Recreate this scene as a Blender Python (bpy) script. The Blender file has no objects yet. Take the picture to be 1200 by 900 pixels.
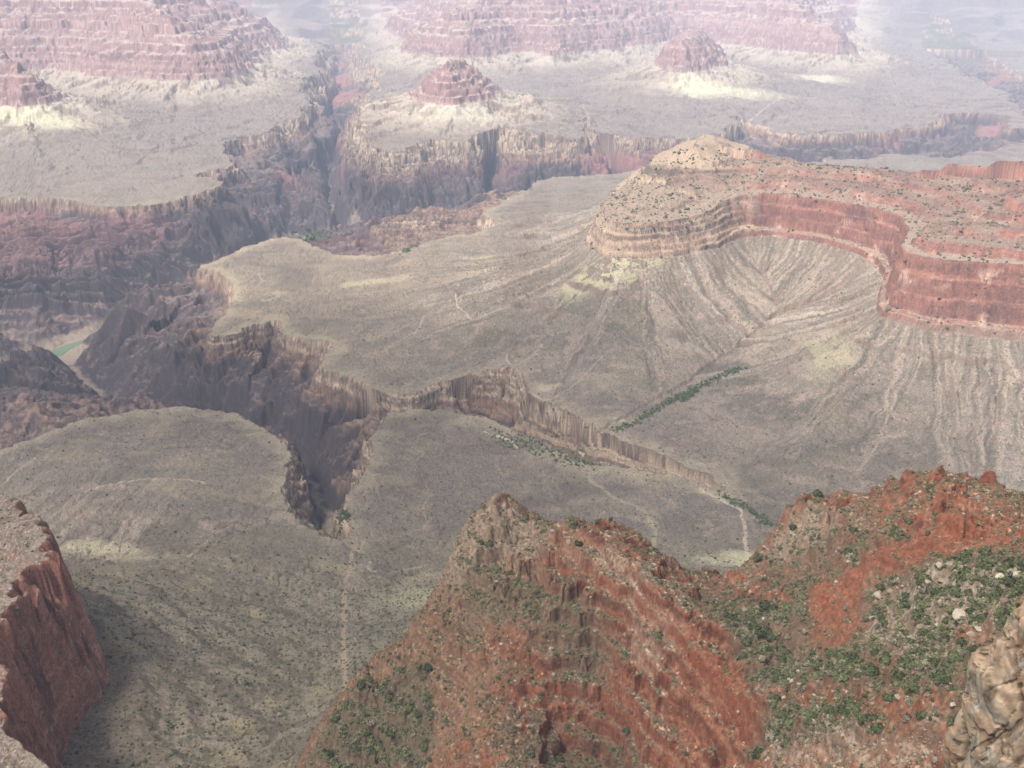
import bpy, math, time, os
import numpy as np
from concurrent.futures import ThreadPoolExecutor
T0 = time.time()
def log(*a): print('[%.1fs]' % (time.time() - T0), *a, flush=True)

scene = bpy.context.scene
COL = scene.collection
rng = np.random.default_rng(7)

# ------------------------------------------------------------------ camera model
PITCH = math.radians(21.5); F = 1250.0
cp, sp = math.cos(PITCH), math.sin(PITCH)
def ray(px, py):
    u = (px - 600.0) / F; v = (450.0 - py) / F
    return (u, cp + v * sp, -sp + v * cp)
def W(px, py, z):                      # map position of a sight line at altitude z
    d = ray(px, py); t = z / d[2]
    return d[0] * t, d[1] * t
def Wr(px, py, r):                     # point of a sight line at horizontal range r
    d = ray(px, py); t = r / math.hypot(d[0], d[1])
    return d[0] * t, d[1] * t, d[2] * t
def project(x, y, z):
    dep = y * cp - z * sp
    return 600 + F * x / dep, 450 - F * (y * sp + z * cp) / dep

# ------------------------------------------------------------------ noise
def _hash(ix, iy, seed):
    h = (ix.astype(np.uint32) * np.uint32(374761393)) + (iy.astype(np.uint32) * np.uint32(668265263)) + np.uint32((seed * 2246822519) & 0xffffffff)
    h ^= h >> np.uint32(13); h *= np.uint32(1274126177); h ^= h >> np.uint32(16)
    return h
def perlin(x, y, seed=0):
    x = np.asarray(x, np.float32); y = np.asarray(y, np.float32)
    xf = np.floor(x); yf = np.floor(y)
    ix = xf.astype(np.int32); iy = yf.astype(np.int32)
    fx = x - xf; fy = y - yf
    u = fx * fx * fx * (fx * (fx * 6 - 15) + 10); v = fy * fy * fy * (fy * (fy * 6 - 15) + 10)
    def g(dx, dy):
        h = _hash(ix + np.int32(dx), iy + np.int32(dy), seed)
        gx = (h & np.uint32(0xffff)).astype(np.float32) * (2 / 65535.0) - 1
        gy = (h >> np.uint32(16)).astype(np.float32) * (2 / 65535.0) - 1
        return gx * (fx - dx) + gy * (fy - dy)
    a = g(0, 0); b = g(1, 0); c = g(0, 1); d = g(1, 1)
    a = a + (b - a) * u; c = c + (d - c) * u
    return (a + (c - a) * v) * 1.6
def fbm(x, y, o=4, seed=0, gain=.5):
    s = 0; a = 1.0
    for i in range(o):
        s = s + a * perlin(x, y, seed + i * 17); x = x * 2.03 + 11.3; y = y * 2.03 - 7.1; a *= gain
    return s
def ridged(x, y, o=4, seed=0, gain=.5):
    s = 0; a = 1.0
    for i in range(o):
        s = s + a * (1 - 2 * np.abs(perlin(x, y, seed + i * 17))); x = x * 2.03 + 5.3; y = y * 2.03 + 3.1; a *= gain
    return s
def solid(x, y, z, o, seed):
    return (fbm(x + .31 * z, y + 3.7, o, seed) + fbm(y + 9.1, z + .27 * x, o, seed + 5) + fbm(z - 4.4, x + .23 * y, o, seed + 9)) * .68
def sst(e0, e1, x):
    t = np.clip((x - e0) / (e1 - e0), 0, 1); return t * t * (3 - 2 * t)
def lerp(a, b, t): return a + (b - a) * t

# ------------------------------------------------------------------ distance to outlines
def chaikin(P, closed, n=1):
    P = np.asarray(P, float)
    for _ in range(n):
        Q = np.roll(P, -1, 0) if closed else P[1:]
        A = P if closed else P[:-1]
        a = A * .75 + Q * .25; b = A * .25 + Q * .75
        R = np.empty((2 * len(a), P.shape[1])); R[0::2] = a; R[1::2] = b
        if not closed: R = np.vstack([P[:1], R, P[-1:]])
        P = R
    return P
class Outline:
    """polygon / polyline in the map with extra numbers at every vertex"""
    def __init__(self, pts, closed=True, smooth=1, s0=0.0):
        P = chaikin(pts, closed, smooth)
        self.A = P.astype(np.float32); self.B = (np.roll(P, -1, 0) if closed else P[1:]).astype(np.float32)
        if not closed: self.A = self.A[:-1]
        L = np.hypot(*(self.B[:, :2] - self.A[:, :2]).T); self.s = (s0 + np.concatenate([[0], np.cumsum(L)])).astype(np.float32)
        self.closed = closed; self.lo = P[:, :2].min(0); self.hi = P[:, :2].max(0)
    def query(self, x, y, reach=1e9):
        """-> signed distance (negative inside), arc length, attributes at the nearest point"""
        n = len(x); na = self.A.shape[1] - 2
        D = np.full(n, 1e9, np.float32); S = np.zeros(n, np.float32); AT = np.zeros((na, n), np.float32)
        bx = np.maximum(np.maximum(self.lo[0] - x, x - self.hi[0]), 0); by = np.maximum(np.maximum(self.lo[1] - y, y - self.hi[1]), 0)
        near = np.nonzero(np.hypot(bx, by) < reach)[0]
        if len(near) == 0: return D, S, AT
        X = x[near]; Y = y[near]; d2 = np.full(len(X), 1e18, np.float32); seg = np.zeros(len(X), np.int32); tt = np.zeros(len(X), np.float32)
        inside = np.zeros(len(X), bool)
        for k in range(len(self.A)):
            ax, ay = self.A[k, :2]; ex, ey = self.B[k, :2] - self.A[k, :2]; l2 = ex * ex + ey * ey
            if l2 < 1e-9: continue
            qx = X - ax; qy = Y - ay
            t = np.clip((qx * ex + qy * ey) / l2, 0, 1)
            e = (qx - t * ex) ** 2 + (qy - t * ey) ** 2
            m = e < d2; d2[m] = e[m]; seg[m] = k; tt[m] = t[m]
            if self.closed:
                by_ = self.B[k, 1]
                c = (ay > Y) != (by_ > Y)
                if abs(ey) > 1e-9: inside ^= c & (qx < ex * qy / ey)
        d = np.sqrt(d2)
        if self.closed: d = np.where(inside, -d, d)
        D[near] = d; S[near] = lerp(self.s[seg], self.s[seg + 1], tt)
        for j in range(na): AT[j, near] = lerp(self.A[seg, 2 + j], self.B[seg, 2 + j], tt)
        return D, S, AT
def union(outs, x, y, reach=1e9):
    D = S = AT = None
    for o in outs:
        d, s, a = o.query(x, y, reach)
        if D is None: D, S, AT = d, s, a
        else:
            m = d < D; D[m] = d[m]; S[m] = s[m]; AT[:, m] = a[:, m]
    return D, S, AT

# ------------------------------------------------------------------ the lie of the land (metres, camera at 0,0,0)
TONTO = -950.0; RIVER = -1272.0
# gorge rim, traced on the platform level
G_px = [(1400,150),(1300,158),(1200,166),(1100,176),(1000,188),(930,192),(850,196),(750,200),(690,206),(640,213),(612,226),(592,240),(566,258),(590,280),(560,291),(512,291),(470,302),(430,303),
 (395,298),(345,281),(300,286),(264,304),(232,314),(262,322),(272,345),(262,366),(246,388),(238,402),(268,398),(300,385),(325,377),(332,395),(352,403),(395,408),(382,422),(376,440),(405,445),(420,455),
 (440,468),(480,474),(520,462),(560,455),(604,452),(616,468),(620,485),(650,495),(690,515),(720,530),(770,548),(815,568),(855,590),
 (840,590),(790,574),(740,566),(690,556),(640,538),(610,522),(570,503),(520,492),(462,490),(450,505),(440,522),(425,560),(410,598),(415,648),(398,655),(372,650),(340,613),(332,585),(352,548),(340,525),(320,508),(292,492),
 (258,487),(225,478),(180,484),(130,490),(95,500),(60,512),(0,540),(-80,570),(-220,600),(-420,620),
 (-420,240),(-240,240),(-100,236),(0,234),(60,231),(130,238),(200,235),(250,222),(262,212),(225,207),(285,196),(262,178),(264,168),(330,158),(352,148),(374,128),(360,112),(386,92),(376,72),(394,52),(388,34),(402,16),
 (424,16),(416,36),(436,54),(422,74),(446,92),(466,102),(437,120),(443,160),(450,190),(475,193),(500,182),(540,180),(570,183),(577,175),(612,168),(620,176),(688,176),(694,160),(690,148),(700,148),(703,166),(760,170),(800,166),(866,158),(868,140),(882,145),
 (930,156),(1000,158),(1080,149),(1110,132),(1172,128),(1186,146),(1215,146),(1190,116),(1165,104),(1130,90),(1108,74),(1086,64),(1082,50),(1112,50),(1162,64),(1195,88),(1260,108),(1400,124)]
GORGE = [Outline([W(a, b, TONTO) for a, b in G_px], True, 1)]
# valley bottoms (px, py, z)
V_px = [[(-420,500,-1272),(-200,480,-1272),(0,440,-1272),(50,420,-1272),(75,410,-1272),(112,398,-1272),(150,384,-1272),(220,350,-1272),(300,315,-1272),(372,279,-1272),(430,287,-1272),(487,291,-1272),(560,268,-1272),(640,262,-1272),(800,248,-1272),(1000,236,-1272),(1200,226,-1272),(1400,216,-1272)],
 [(75,420,-1268),(120,470,-1235),(200,505,-1205),(290,525,-1180),(360,545,-1130),(385,590,-1060),(396,654,-975)],
 [(350,545,-1140),(420,520,-1075),(455,505,-1035),(480,488,-1020),(560,488,-1012),(650,525,-995),(720,548,-978),(780,563,-966),(850,590,-952)],
 [(420,284,-1270),(396,225,-1235),(412,178,-1180),(392,140,-1120),(408,100,-1070),(398,70,-1035),(412,40,-1000),(410,16,-970)],
 [(740,255,-1272),(702,185,-1080),(696,150,-960)], [(870,250,-1270),(874,180,-1080),(873,142,-960)],
 [(1260,200,-1270),(1190,140,-1150),(1150,92,-1060),(1098,58,-990)], [(590,262,-1270),(592,195,-1080),(594,174,-960)]]
VALLEY = [Outline([W(a, b, z) + (z,) for a, b, z in v], False, 1) for v in V_px]
def RP(lst, dzb=-745, dzt=-590, w=30, k=.22, **kw):       # outline of a cliff layer: attributes foot, brink, width, slope behind
    out = []
    for p in lst:
        if len(p) == 2: px, py = p; zb, zt = dzb, dzt
        else: px, py, zb, zt = p[:4]
        x, y = W(px, py, zb); out.append((x, y, zb, zt, w, p[4] if len(p) > 4 else k))
    return Outline(out, True, kw.get('smooth', 1), kw.get('s0', 0))
# near ridge of the Redwall on the right
R_ridge = RP([(1500,425,-770,-610,.42),(1300,412,-765,-605,.55),(1200,402,-760,-600,.5),(1130,392,-755,-600,.40),(1075,386,-752,-600,.36),(1022,370,-745,-595,.3),(1030,340,-735,-592,.28),(1034,318,-722,-590,.26),(1018,303,-710,-590,.26),(980,290,-703,-590,.28),(940,281,-700,-590,.3),
 (900,276,-702,-590,.3),(868,278,-708,-600),(845,290,-715,-622),(800,300,-722,-635),(750,305,-725,-640),(710,301,-725,-640),(686,288,-722,-640),(690,268,-715,-630),(735,232,-705,-620),(752,218,-700,-620),(790,206,-690,-610),(860,210,-690,-600),(900,222,-690,-590,.3),(940,230,-690,-590,.28),(1000,240,-690,-590,.24),(1060,250,-690,-590,.26),(1160,262,-690,-590,.44),(1300,236,-690,-590,.46),(1500,222,-690,-590,.46)], w=42, k=.22)
# nearer, upper tier of the promontory
S_tier = RP([(738,218,-618,-560),(760,219,-612,-548),(800,222,-606,-540),(840,222,-600,-535),(866,213,-596,-532),(880,200,-590,-532),(900,190,-575,-535),(880,180,-572,-535),(830,176,-582,-540),(790,180,-592,-545),(745,203,-608,-555)], w=44, k=.2)
# south side: left promontory, head of the basin, platform under the red spur
Pn = [(W(a, b, z)) for a, b, z, _ in [(-500,556,-590,0),(-260,550,-590,0),(-60,554,-590,0),(26,556,-590,0),(54,574,-590,0),(88,600,-590,0),(108,640,-590,0),(98,668,-590,0),(66,690,-590,0),(50,722,-590,0),(46,775,-590,0),(64,838,-590,0),(90,888,-590,0),(170,940,-590,0),(220,985,-590,0),(310,970,-590,0),(366,912,-590,0),
 (432,812,-590,0),(498,756,-590,0),(528,700,-590,0),(566,650,-590,0),(620,666,-590,0),(700,648,-590,0),(800,668,-590,0),(850,700,-590,0),(890,672,-590,0),(940,634,-590,0),(1000,624,-590,0),(1100,600,-590,0),(1200,614,-590,0),(1500,640,-590,0)]]
Pn += [(1500, 500), (1500, -400), (-1500, -400), (-1500, 700)]
R_near = Outline([(x, y, -745, -585, 46 if k_ < 12 else 20, .10) for k_, (x, y) in enumerate(Pn)], True, 1)
# far buttes and walls
FW = dict(w=150, k=.36)
R_far = [
 RP([(490,117),(518,123),(556,123),(590,112),(576,97),(548,90),(508,99)], dzt=-595, w=170, k=.4),
 RP([(470,60),(510,66),(556,69),(585,65),(607,60),(640,61),(654,66),(668,61),(720,58),(777,51),(800,45),(826,46),(860,52),(905,57),(950,62),(1000,66),(1006,54),(985,42),(1010,30),(1000,14),(900,6),(700,0),(520,8),(450,12),(455,36),(480,46),(484,54)], **FW),
 RP([(768,80),(800,86),(845,80),(856,71),(836,62),(806,58),(780,64)], dzt=-590, w=120, k=.3),
 RP([(-40,118),(15,126),(50,124),(80,118),(66,106),(40,94),(-20,90),(-90,92),(-90,110)], dzt=-600, **FW),
 RP([(-200,80),(-60,84),(40,80),(100,84),(140,90),(200,94),(250,94),(284,90),(302,78),(310,62),(340,56),(336,40),(300,34),(290,14),(200,4),(0,0),(-300,4)], **FW)]
RED = [R_ridge, R_near] + R_far
# a low Tapeats step round the left mesa (its south lip faces the basin)
S_mesa = Outline([W(a, b, TONTO) for a, b in [(60,660),(110,652),(160,650),(205,660),(250,669),(292,666),(335,656),(372,650),(394,645),(372,600),(352,552),(300,500),(220,488),(100,508),(-40,560),(-160,610),(-40,650)]], True, 1)

# ---- foreground spur and slopes: smooth surface through sight-line points (px, py, range)
FG = [(575,590,800),(600,602,790),(630,632,765),(660,628,740),(685,620,720),(712,640,695),(745,668,660),(800,730,605),(850,790,558),(890,850,510),(545,612,785),(520,655,752),(508,715,722),(470,755,722),(440,778,722),(400,815,710),(365,878,688),(345,930,660),
 (620,680,715),(560,700,715),(650,800,615),(600,900,552),(500,820,662),(500,900,612),(430,860,668),(430,905,645),(735,850,568),(560,780,655),(705,885,560),(705,655,684),(775,705,628),(830,770,577),(865,825,533),
 (840,745,622),(880,800,560),(845,728,648),(860,712,672),(890,735,612),(920,800,540),
 (895,640,750),(870,672,720),(940,604,765),(985,602,745),(1010,592,742),(1055,603,722),(1072,574,715),(1100,560,708),(1140,576,692),(1190,602,662),(1270,618,640),(1350,640,600),
 (940,680,655),(1000,690,590),(960,750,580),(1000,780,520),(1100,690,530),(1060,650,605),(1190,650,565),(1100,780,455),(1190,760,440),(1000,860,440),(950,890,415),(900,880,445),(870,880,465),(1080,880,388),(1150,890,365),(1300,700,470),(1300,850,360)]
ctrl = [Wr(*p) for p in FG]
for px, py, r in [(575,590,800),(600,602,790),(630,632,765),(685,620,720),(745,668,700),(800,700,690),(545,612,785),(940,604,765),(1010,592,742),(1072,574,715),(1140,576,692),(1190,602,662),(1270,618,640),(1350,640,600),(860,700,700)]:
    x, y, z = Wr(px, py, r); rr = math.hypot(x, y)
    for d, dz in [(60, 44), (140, 112), (260, 225), (420, 380)]:
        k = (rr + d) / rr; ctrl.append((x * k, y * k, z - dz))
for px, py, r in [(520,655,752),(508,715,722),(470,755,722),(440,778,722),(400,815,710),(365,878,688)]:
    x, y, z = Wr(px, py, r)
    rr = math.hypot(x, y)
    for d, dz in [(30, 30), (70, 70), (140, 140), (260, 250), (400, 370)]:
        k = (rr + d) / rr; ctrl.append((x * k, y * k, z - dz))
for px, py, r, dz in [(335,880,690,45), (315,925,660,45), (290,900,680,90), (230,900,680,160), (385,800,730,40), (350,830,715,60), (425,770,735,30)]:
    x, y, z = Wr(px, py, r); ctrl.append((x, y, z - dz))
for x, y, z in [(-150, 560, -640), (-250, 600, -760), (-300, 480, -700), (0, 380, -560), (-100, 420, -600), (200, 250, -330), (0, 200, -400), (400, 200, -250), (-300, 200, -500)]: ctrl.append((x, y, z))
ctrl = np.array(ctrl); _m = ctrl.mean(0)
def _ker(d2): return np.sqrt(d2 + 34.0 ** 2)
def _fit(P):
    A = _ker(((P[:, None, :2] - P[None, :, :2]) ** 2).sum(-1)) 
    n = len(P); B = np.zeros((n + 3, n + 3)); B[:n, :n] = A; B[:n, n] = 1; B[:n, n+1:] = P[:, :2] / 500; B[n, :n] = 1; B[n+1:, :n] = P[:, :2].T / 500
    B[:n, :n] -= 5.0 * np.eye(n)
    return np.linalg.solve(B, np.concatenate([P[:, 2], [0, 0, 0]]))
_w = _fit(ctrl).astype(np.float32)
def fg_base(x, y):
    z = np.full(x.shape, _w[len(ctrl)], np.float32) + _w[-2] * x / 500 + _w[-1] * y / 500
    for k in range(len(ctrl)): z += _w[k] * np.sqrt((x - np.float32(ctrl[k, 0])) ** 2 + (y - np.float32(ctrl[k, 1])) ** 2 + np.float32(1156.))
    return z

RED_FACE = Outline([Wr(*p)[:2] for p in [(690,642,694),(705,652,684),(735,674,660),(770,712,630),(800,736,605),(830,772,577),(850,802,552),(868,838,528),(882,890,500),(860,960,440),(640,960,520),(480,860,620),(560,730,700),(640,655,712)]], True, 1)
RED_EDGE = Outline([Wr(*p)[:2] for p in [(690,642,694),(705,652,684),(735,674,660),(770,712,630),(800,736,605),(830,772,577),(850,802,552),(868,838,528),(882,890,500)]], False, 1)
def step(z, z0, h, w): return h * .5 * np.tanh((z - z0) / w) * np.exp(-((z - z0) / (5 * w)) ** 2)
def terrace(z, period, sharp, ph=0.0):
    q = z / period + ph; f = np.floor(q); t = q - f
    return (f + np.clip((t - .5) * sharp + .5, 0, 1) - ph) * period

def height(x, y, full=True):
    """altitude and the fields the colours are made from; x, y flat float32 arrays"""
    x = np.asarray(x, np.float32); y = np.asarray(y, np.float32)
    r = np.hypot(x, y); far = sst(3200, 6500, r); near = 1 - sst(1200, 1700, r)
    # outlines wander
    wx = (22 + 60 * far) * fbm(x / (330 + 300 * far), y / (330 + 300 * far), 3, 1); wy = (22 + 60 * far) * fbm(x / (330 + 300 * far), y / (330 + 300 * far), 3, 51)
    wx += (15 + 18 * far) * fbm(x / 75, y / 75, 3, 2, .55); wy += (15 + 18 * far) * fbm(x / 75, y / 75, 3, 52, .55)
    if full:
        wx += (2.2 - 1 * far) * ridged(x / 31, y / 31, 2, 4); wy += (2.2 - 1 * far) * ridged(x / 31, y / 31, 2, 54)
        wx += 1.3 * fbm(x / 12, y / 12, 2, 3); wy += 1.3 * fbm(x / 12, y / 12, 2, 53)
    wx += far * 40 * ridged(x / 420, y / 420, 3, 8); wy += far * 40 * ridged(x / 300, y / 300, 2, 58)
    sc = 1 - .55 * near
    X = x + wx * sc; Y = y + wy * sc
    cr_w = sc * lerp(.5, 1.0, np.maximum(far, near)); XR = x + wx * cr_w; YR = y + wy * cr_w
    # ---- platform
    zT = TONTO + 9 * fbm(x / 520, y / 520, 3, 5) + 2.2 * fbm(x / 90, y / 90, 3, 6)
    fr = ridged(x / 900 + .2 * fbm(x / 300, y / 300, 2, 34), y / 900, 4, 35, .55); zf_ = 34 * fbm(x / 800, y / 800, 3, 36) - 20 * fr
    zT = zT + far * lerp(zf_, terrace(zf_, 15, 5), .85)
    dM, _, _ = S_mesa.query(X, Y, 300)
    lip = sst(18, -14, dM) * (r < 2600)
    zT = zT - 16 * (1 - lip) * sst(1700, 1500, r) * (x < 120) + 0
    # ---- Redwall and the aprons under it
    dR, sR, aR = union(RED, XR, YR, 3000)
    has = dR < 5e8
    d = np.clip(dR, 0, 4000); zb = np.where(has, aR[0], -745)
    L = 330 + 60 * fbm(x / 400, y / 400, 2, 9) + 420 * far
    ap = np.exp(-d / L)
    talus = zT + (zb - zT) * ap * has
    s1 = sR + 8 * fbm(x / 120, y / 120, 3, 11)
    rib = ridged(s1 / (52 + 70 * far), d / 900 + .17 * s1 / 100, 3, 12, .55)
    rill = ridged(s1 / 17, d / 300, 2, 13)
    ra = np.clip(d / 90, 0, 1) * np.exp(-d / (420 + 250 * far)) * has
    ra = ra * (1 - .75 * sst(.0, .3, near) * (x < 60))
    talus = talus - ra * (10 + 31 * far) * (rib - .35) - ra * 3.2 * rill
    # ledges that break through the apron
    lm = sst(-.05, .35, fbm(x / 260, y / 260, 3, 14)) * has
    for z0, h in ((-792, 10), (-838, 9), (-872, 6)):
        talus = talus + step(talus + 5 * fbm(x / 60, y / 60, 2, 15), z0, h, 2.2) * lm * (talus < zb - 12)
    hb = np.maximum(talus - zT, 0); rampb = np.clip(1440 - r + 60 * fbm(x / 220, y / 220, 2, 152), 0, 560) * .37 * (dR > 0) * sst(200, -60, x)
    talus = zT + np.minimum((hb ** 3 + rampb ** 3) ** (1 / 3), np.maximum(zb - zT, hb)) + np.minimum(talus - zT, 0)
    # bands of the basin
    bas = sst(-.0, .3, near) * (x < 60)
    tb = terrace(talus + 4 * fbm(x / 60, y / 60, 3, 16), 19, 2.6)
    talus = lerp(talus, tb, .5 * bas * sst(-.5, .3, fbm(x / 160, y / 160, 2, 161)))
    # ---- cliff
    e = np.clip(-dR, 0, 1e5); zt = aR[1]; w = np.maximum(aR[2], 8); k = aR[3]
    p = e / w
    rough = sst(40, 48, w) * (r < 1500)
    p = p + rough * np.clip(p, 0, 1) * .5 * (ridged(sR / 26 + .4 * fbm(x / 30, y / 30, 2, 142), e / 60, 3, 143) - .2) + rough * np.clip(p, 0, 1) * .3 * fbm(sR / 60, e / 80, 3, 153)
    H = zt - zb
    prof = .13 * sst(0, .14, p) + .05 * sst(.14, .45, p) + .26 * sst(.44, .58, p) + .03 * sst(.58, .64, p) + .25 * sst(.63, .76, p) + .03 * sst(.76, .84, p) + .25 * sst(.83, 1.0, p)
    led = np.clip(terrace(p + .05 * fbm(x / 40, y / 40, 2, 17), .17, 3.2), 0, 1)
    promo = sst(.24, .19, x / np.maximum(y, 1)) * (r > 2300) * (r < 3700)
    stp = np.clip(terrace(p + .04 * fbm(x / 25, y / 25, 2, 144), .24, 2.2), 0, 1)
    cliff = zb + H * lerp(lerp(prof, led, promo), lerp(np.clip(p, 0, 1), stp, 1 - .55 * rough), np.maximum(rough, far))
    back = np.maximum(e - w, 0)
    up = k * back * (1 + .25 * fbm(x / 200, y / 200, 2, 18))
    up = up + far * (85 * sst(0, 26, back - 260 - 60 * fbm(x / 240, y / 240, 2, 37)) + 70 * sst(0, 30, back - 560 - 80 * fbm(x / 300, y / 300, 2, 38)))
    up = 620 * (1 - np.exp(-up / 620))
    up = lerp(up, terrace(up + 4 * fbm(x / 90, y / 90, 2, 19) + far * 13 * np.sin(up / 31), 24 + 26 * (r > 3500), 3.0), .75)
    up = up + np.clip(back / 60, 0, 1) * (5 + 10 * far) * ridged(x / 150, y / 150, 3, 20)
    red = cliff + up
    z = np.where((dR < 0) & has, red, talus)
    # ---- upper tiers
    dS, sS, aS = union([S_tier], X, Y, 1500)
    hs = dS < 5e8
    eS = np.clip(-dS, 0, 1e5); ps = eS / np.maximum(aS[2], 8)
    prof2 = np.clip(terrace(ps + .06 * fbm(x / 40, y / 40, 2, 21), .26, 3), 0, 1)
    zs = np.where(dS < 0, aS[0] + (aS[1] - aS[0]) * prof2 + lerp(1, 0, 0) * np.minimum(terrace(aS[3] * np.maximum(eS - aS[2], 0) + 3, 30, 2.5), 400), aS[0] - .55 * np.clip(dS, 0, 1e4))
    tier = hs & (zs > z) & (dR < -4)
    z = np.where(tier, zs, z)
    # ---- gorge
    dG, sG, _ = union(GORGE, X, Y, 2500)
    dV = np.full(x.shape, 1e9, np.float32); zV = np.full(x.shape, RIVER, np.float32); best = np.full(x.shape, 1e9, np.float32)
    for o in VALLEY:
        dd, _, a = o.query(X, Y, 2600)
        m = dd < dV; dV = np.where(m, dd, dV); zV = np.where(m, a[0], zV)
    q = np.clip(-dG, 0, 1e5); ing = (dG < 0)
    t = q / np.maximum(q + np.maximum(dV - np.where(zV < -1262, 46, 14), 0), 1)
    tot = np.minimum(zV - z, -4)
    cd = -np.minimum(58 + 14 * fbm(x / 300, y / 300, 2, 22) + 20 * far, -tot * .55)
    pq = q / (34 + 16 * far); pq = pq + np.clip(pq * 4, 0, 1) * .22 * fbm(sG / 34, q / 30, 3, 154) + .05 * fbm(x / 9, y / 9, 2, 155)
    cl = np.clip(terrace(pq, .3, 1.9, .35) + .05, 0, 1) * sst(0, .05, pq)
    body = (tot - cd) * np.power(np.clip((t - .0), 0, 1), .92)
    hump = 4 * t * (1 - t)
    sp1 = ridged(x / (420 + 260 * far), y / (420 + 260 * far), 2, 23)
    sp2 = ridged(sG / (130 + 120 * far) + .35 * fbm(x / 110, y / 110, 2, 24), t * 1.6, 2, 25, .45)
    sp3 = ridged(x / (64 + 60 * far) + .3 * fbm(x / 50, y / 50, 2, 39), y / (64 + 60 * far), 2, 26, .45); sp4 = fbm(x / (20 + 40 * far), y / (20 + 40 * far), 3, 29)
    amp = np.minimum(-tot, 330) / 330 * hump
    zg = z + cd * cl + body + amp * (56 * (sp1 - .3) + 66 * (sp2 - .3) + 15 * sp3 + 7 * sp4) + np.minimum(q / 30, 1) * (1 - sst(.8, 1, t)) * 2 * ridged(x / 17, y / 17, 2, 28)
    # pinched second band half way down, where the slates sit over the schist
    zg = zg + step(zg + 12 * fbm(x / 150, y / 150, 2, 27), -1075, 46, 9) * sst(.1, .3, t) * far * sst(-400, -900, x)
    zg = np.maximum(zg, np.minimum(zV - 4 + .06 * np.minimum(dV, 90) + .01 * dV, z - 2))
    z = np.where(ing, zg, z)
    # shallow washes on the platform
    plat = ~ing & (dR > 60)
    dr = ridged(x / 240 + .25 * fbm(x / 60, y / 60, 2, 30), y / 240, 2, 31)
    wash = sst(1.28, 1.46, dr) * plat
    z = z - wash * 2.0
    l1 = np.abs(perlin(x / 330 + .28 * fbm(x / 120, y / 120, 3, 145), y / 330 + .28 * fbm(x / 120, y / 120, 3, 146), 147)); l2 = np.abs(perlin(x / 120 + .25 * fbm(x / 45, y / 45, 2, 148), y / 120, 149))
    net = np.maximum(sst(.020, .006, l1), .7 * sst(.034, .012, l2)) * plat * (1 - far)
    z = z - net * 2.2
    # north rim
    nr = sst(14400, 18600, r + 1500 * fbm(x / 2200, y / 2200, 4, 33))
    zn = -900 + 1000 * (.6 * nr + .4 * terrace(nr, .17, 2.0))
    z = np.where((r > 13500) & (zn > z), zn, z)
    # ---- foreground
    fgm = np.zeros(x.shape, np.float32)
    idx = np.nonzero(r < 1250)[0]
    if len(idx):
        xf = x[idx]; yf = y[idx]
        zf = fg_base(xf + .5 * wx[idx] * .6, yf + .5 * wy[idx] * .6)
        qx_, qy_ = xf + .55 * wx[idx], yf + .55 * wy[idx]; dI = RED_FACE.query(qx_, qy_, 200)[0]; dE_, sE_, _ = RED_EDGE.query(qx_, qy_, 300)
        zf = zf - 46 * (dI < 0) * (.42 * sst(0, 6, dE_) + .33 * sst(9, 14, dE_) + .25 * sst(20, 25, dE_)) * (1 - sst(45, 130, dE_)) * sst(5, 75, sE_)
        zf = zf - 7 * (dI < 0) * sst(0, 15, dE_) * (1 - sst(40, 90, dE_)) * (ridged(sE_ / 19, dE_ / 60, 3, 141) - .2)
        rg = ridged(xf / 95 + .3 * fbm(xf / 40, yf / 40, 2, 40), yf / 95, 4, 41, .52)
        zf = zf + 7.5 * (rg - .4) + 3.4 * ridged(xf / 24 + .3 * fbm(xf / 15, yf / 15, 2, 150), yf / 24, 3, 42, .55)
        kn = sst(.1, .6, fbm(xf / 34, yf / 34, 3, 151)); zf = zf + 5.5 * kn
        bed = zf + .04 * xf + 3 * fbm(xf / 80, yf / 80, 2, 43)
        tz = terrace(bed, 13, 4.0) - bed
        tm = sst(-.25, .3, fbm(xf / 110, yf / 110, 3, 44))
        zf = zf + .9 * tz * (.15 + .85 * tm)
        if full: zf = zf + .9 * ridged(xf / 6.5, yf / 6.5, 3, 45, .55) + .35 * fbm(xf / 2.2, yf / 2.2, 2, 46)
        over = zf > z[idx]
        zz = z[idx]; zz[over] = zf[over]; z[idx] = zz
        f = np.zeros(len(idx), np.float32); f[over] = 1; fgm[idx] = f
    if full:
        mid = (fgm < .5)
        z = z + mid * (1.3 * ridged(x / 24, y / 24, 2, 47) * (1 + 2 * far) + .6 * fbm(x / 6, y / 6, 2, 48)) * (~((dV < 75) & ing))
    return z, dict(dR=dR, sR=sR, dG=dG, dV=dV, zV=zV, t=t, fg=fgm, tier=tier, wash=wash, net=net, zb=zb, lip=lip, r=r, rib=rib, sp=sp2, aw=aR[2])

POOL = ThreadPoolExecutor(4)
def height_big(x, y, full=True, chunk=60000):
    n = len(x); parts = [slice(i, min(n, i + chunk)) for i in range(0, n, chunk)]
    res = list(POOL.map(lambda s: height(x[s], y[s], full), parts))
    z = np.concatenate([a[0] for a in res])
    return z, {k: np.concatenate([a[1][k] for a in res]) for k in res[0][1]}

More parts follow.
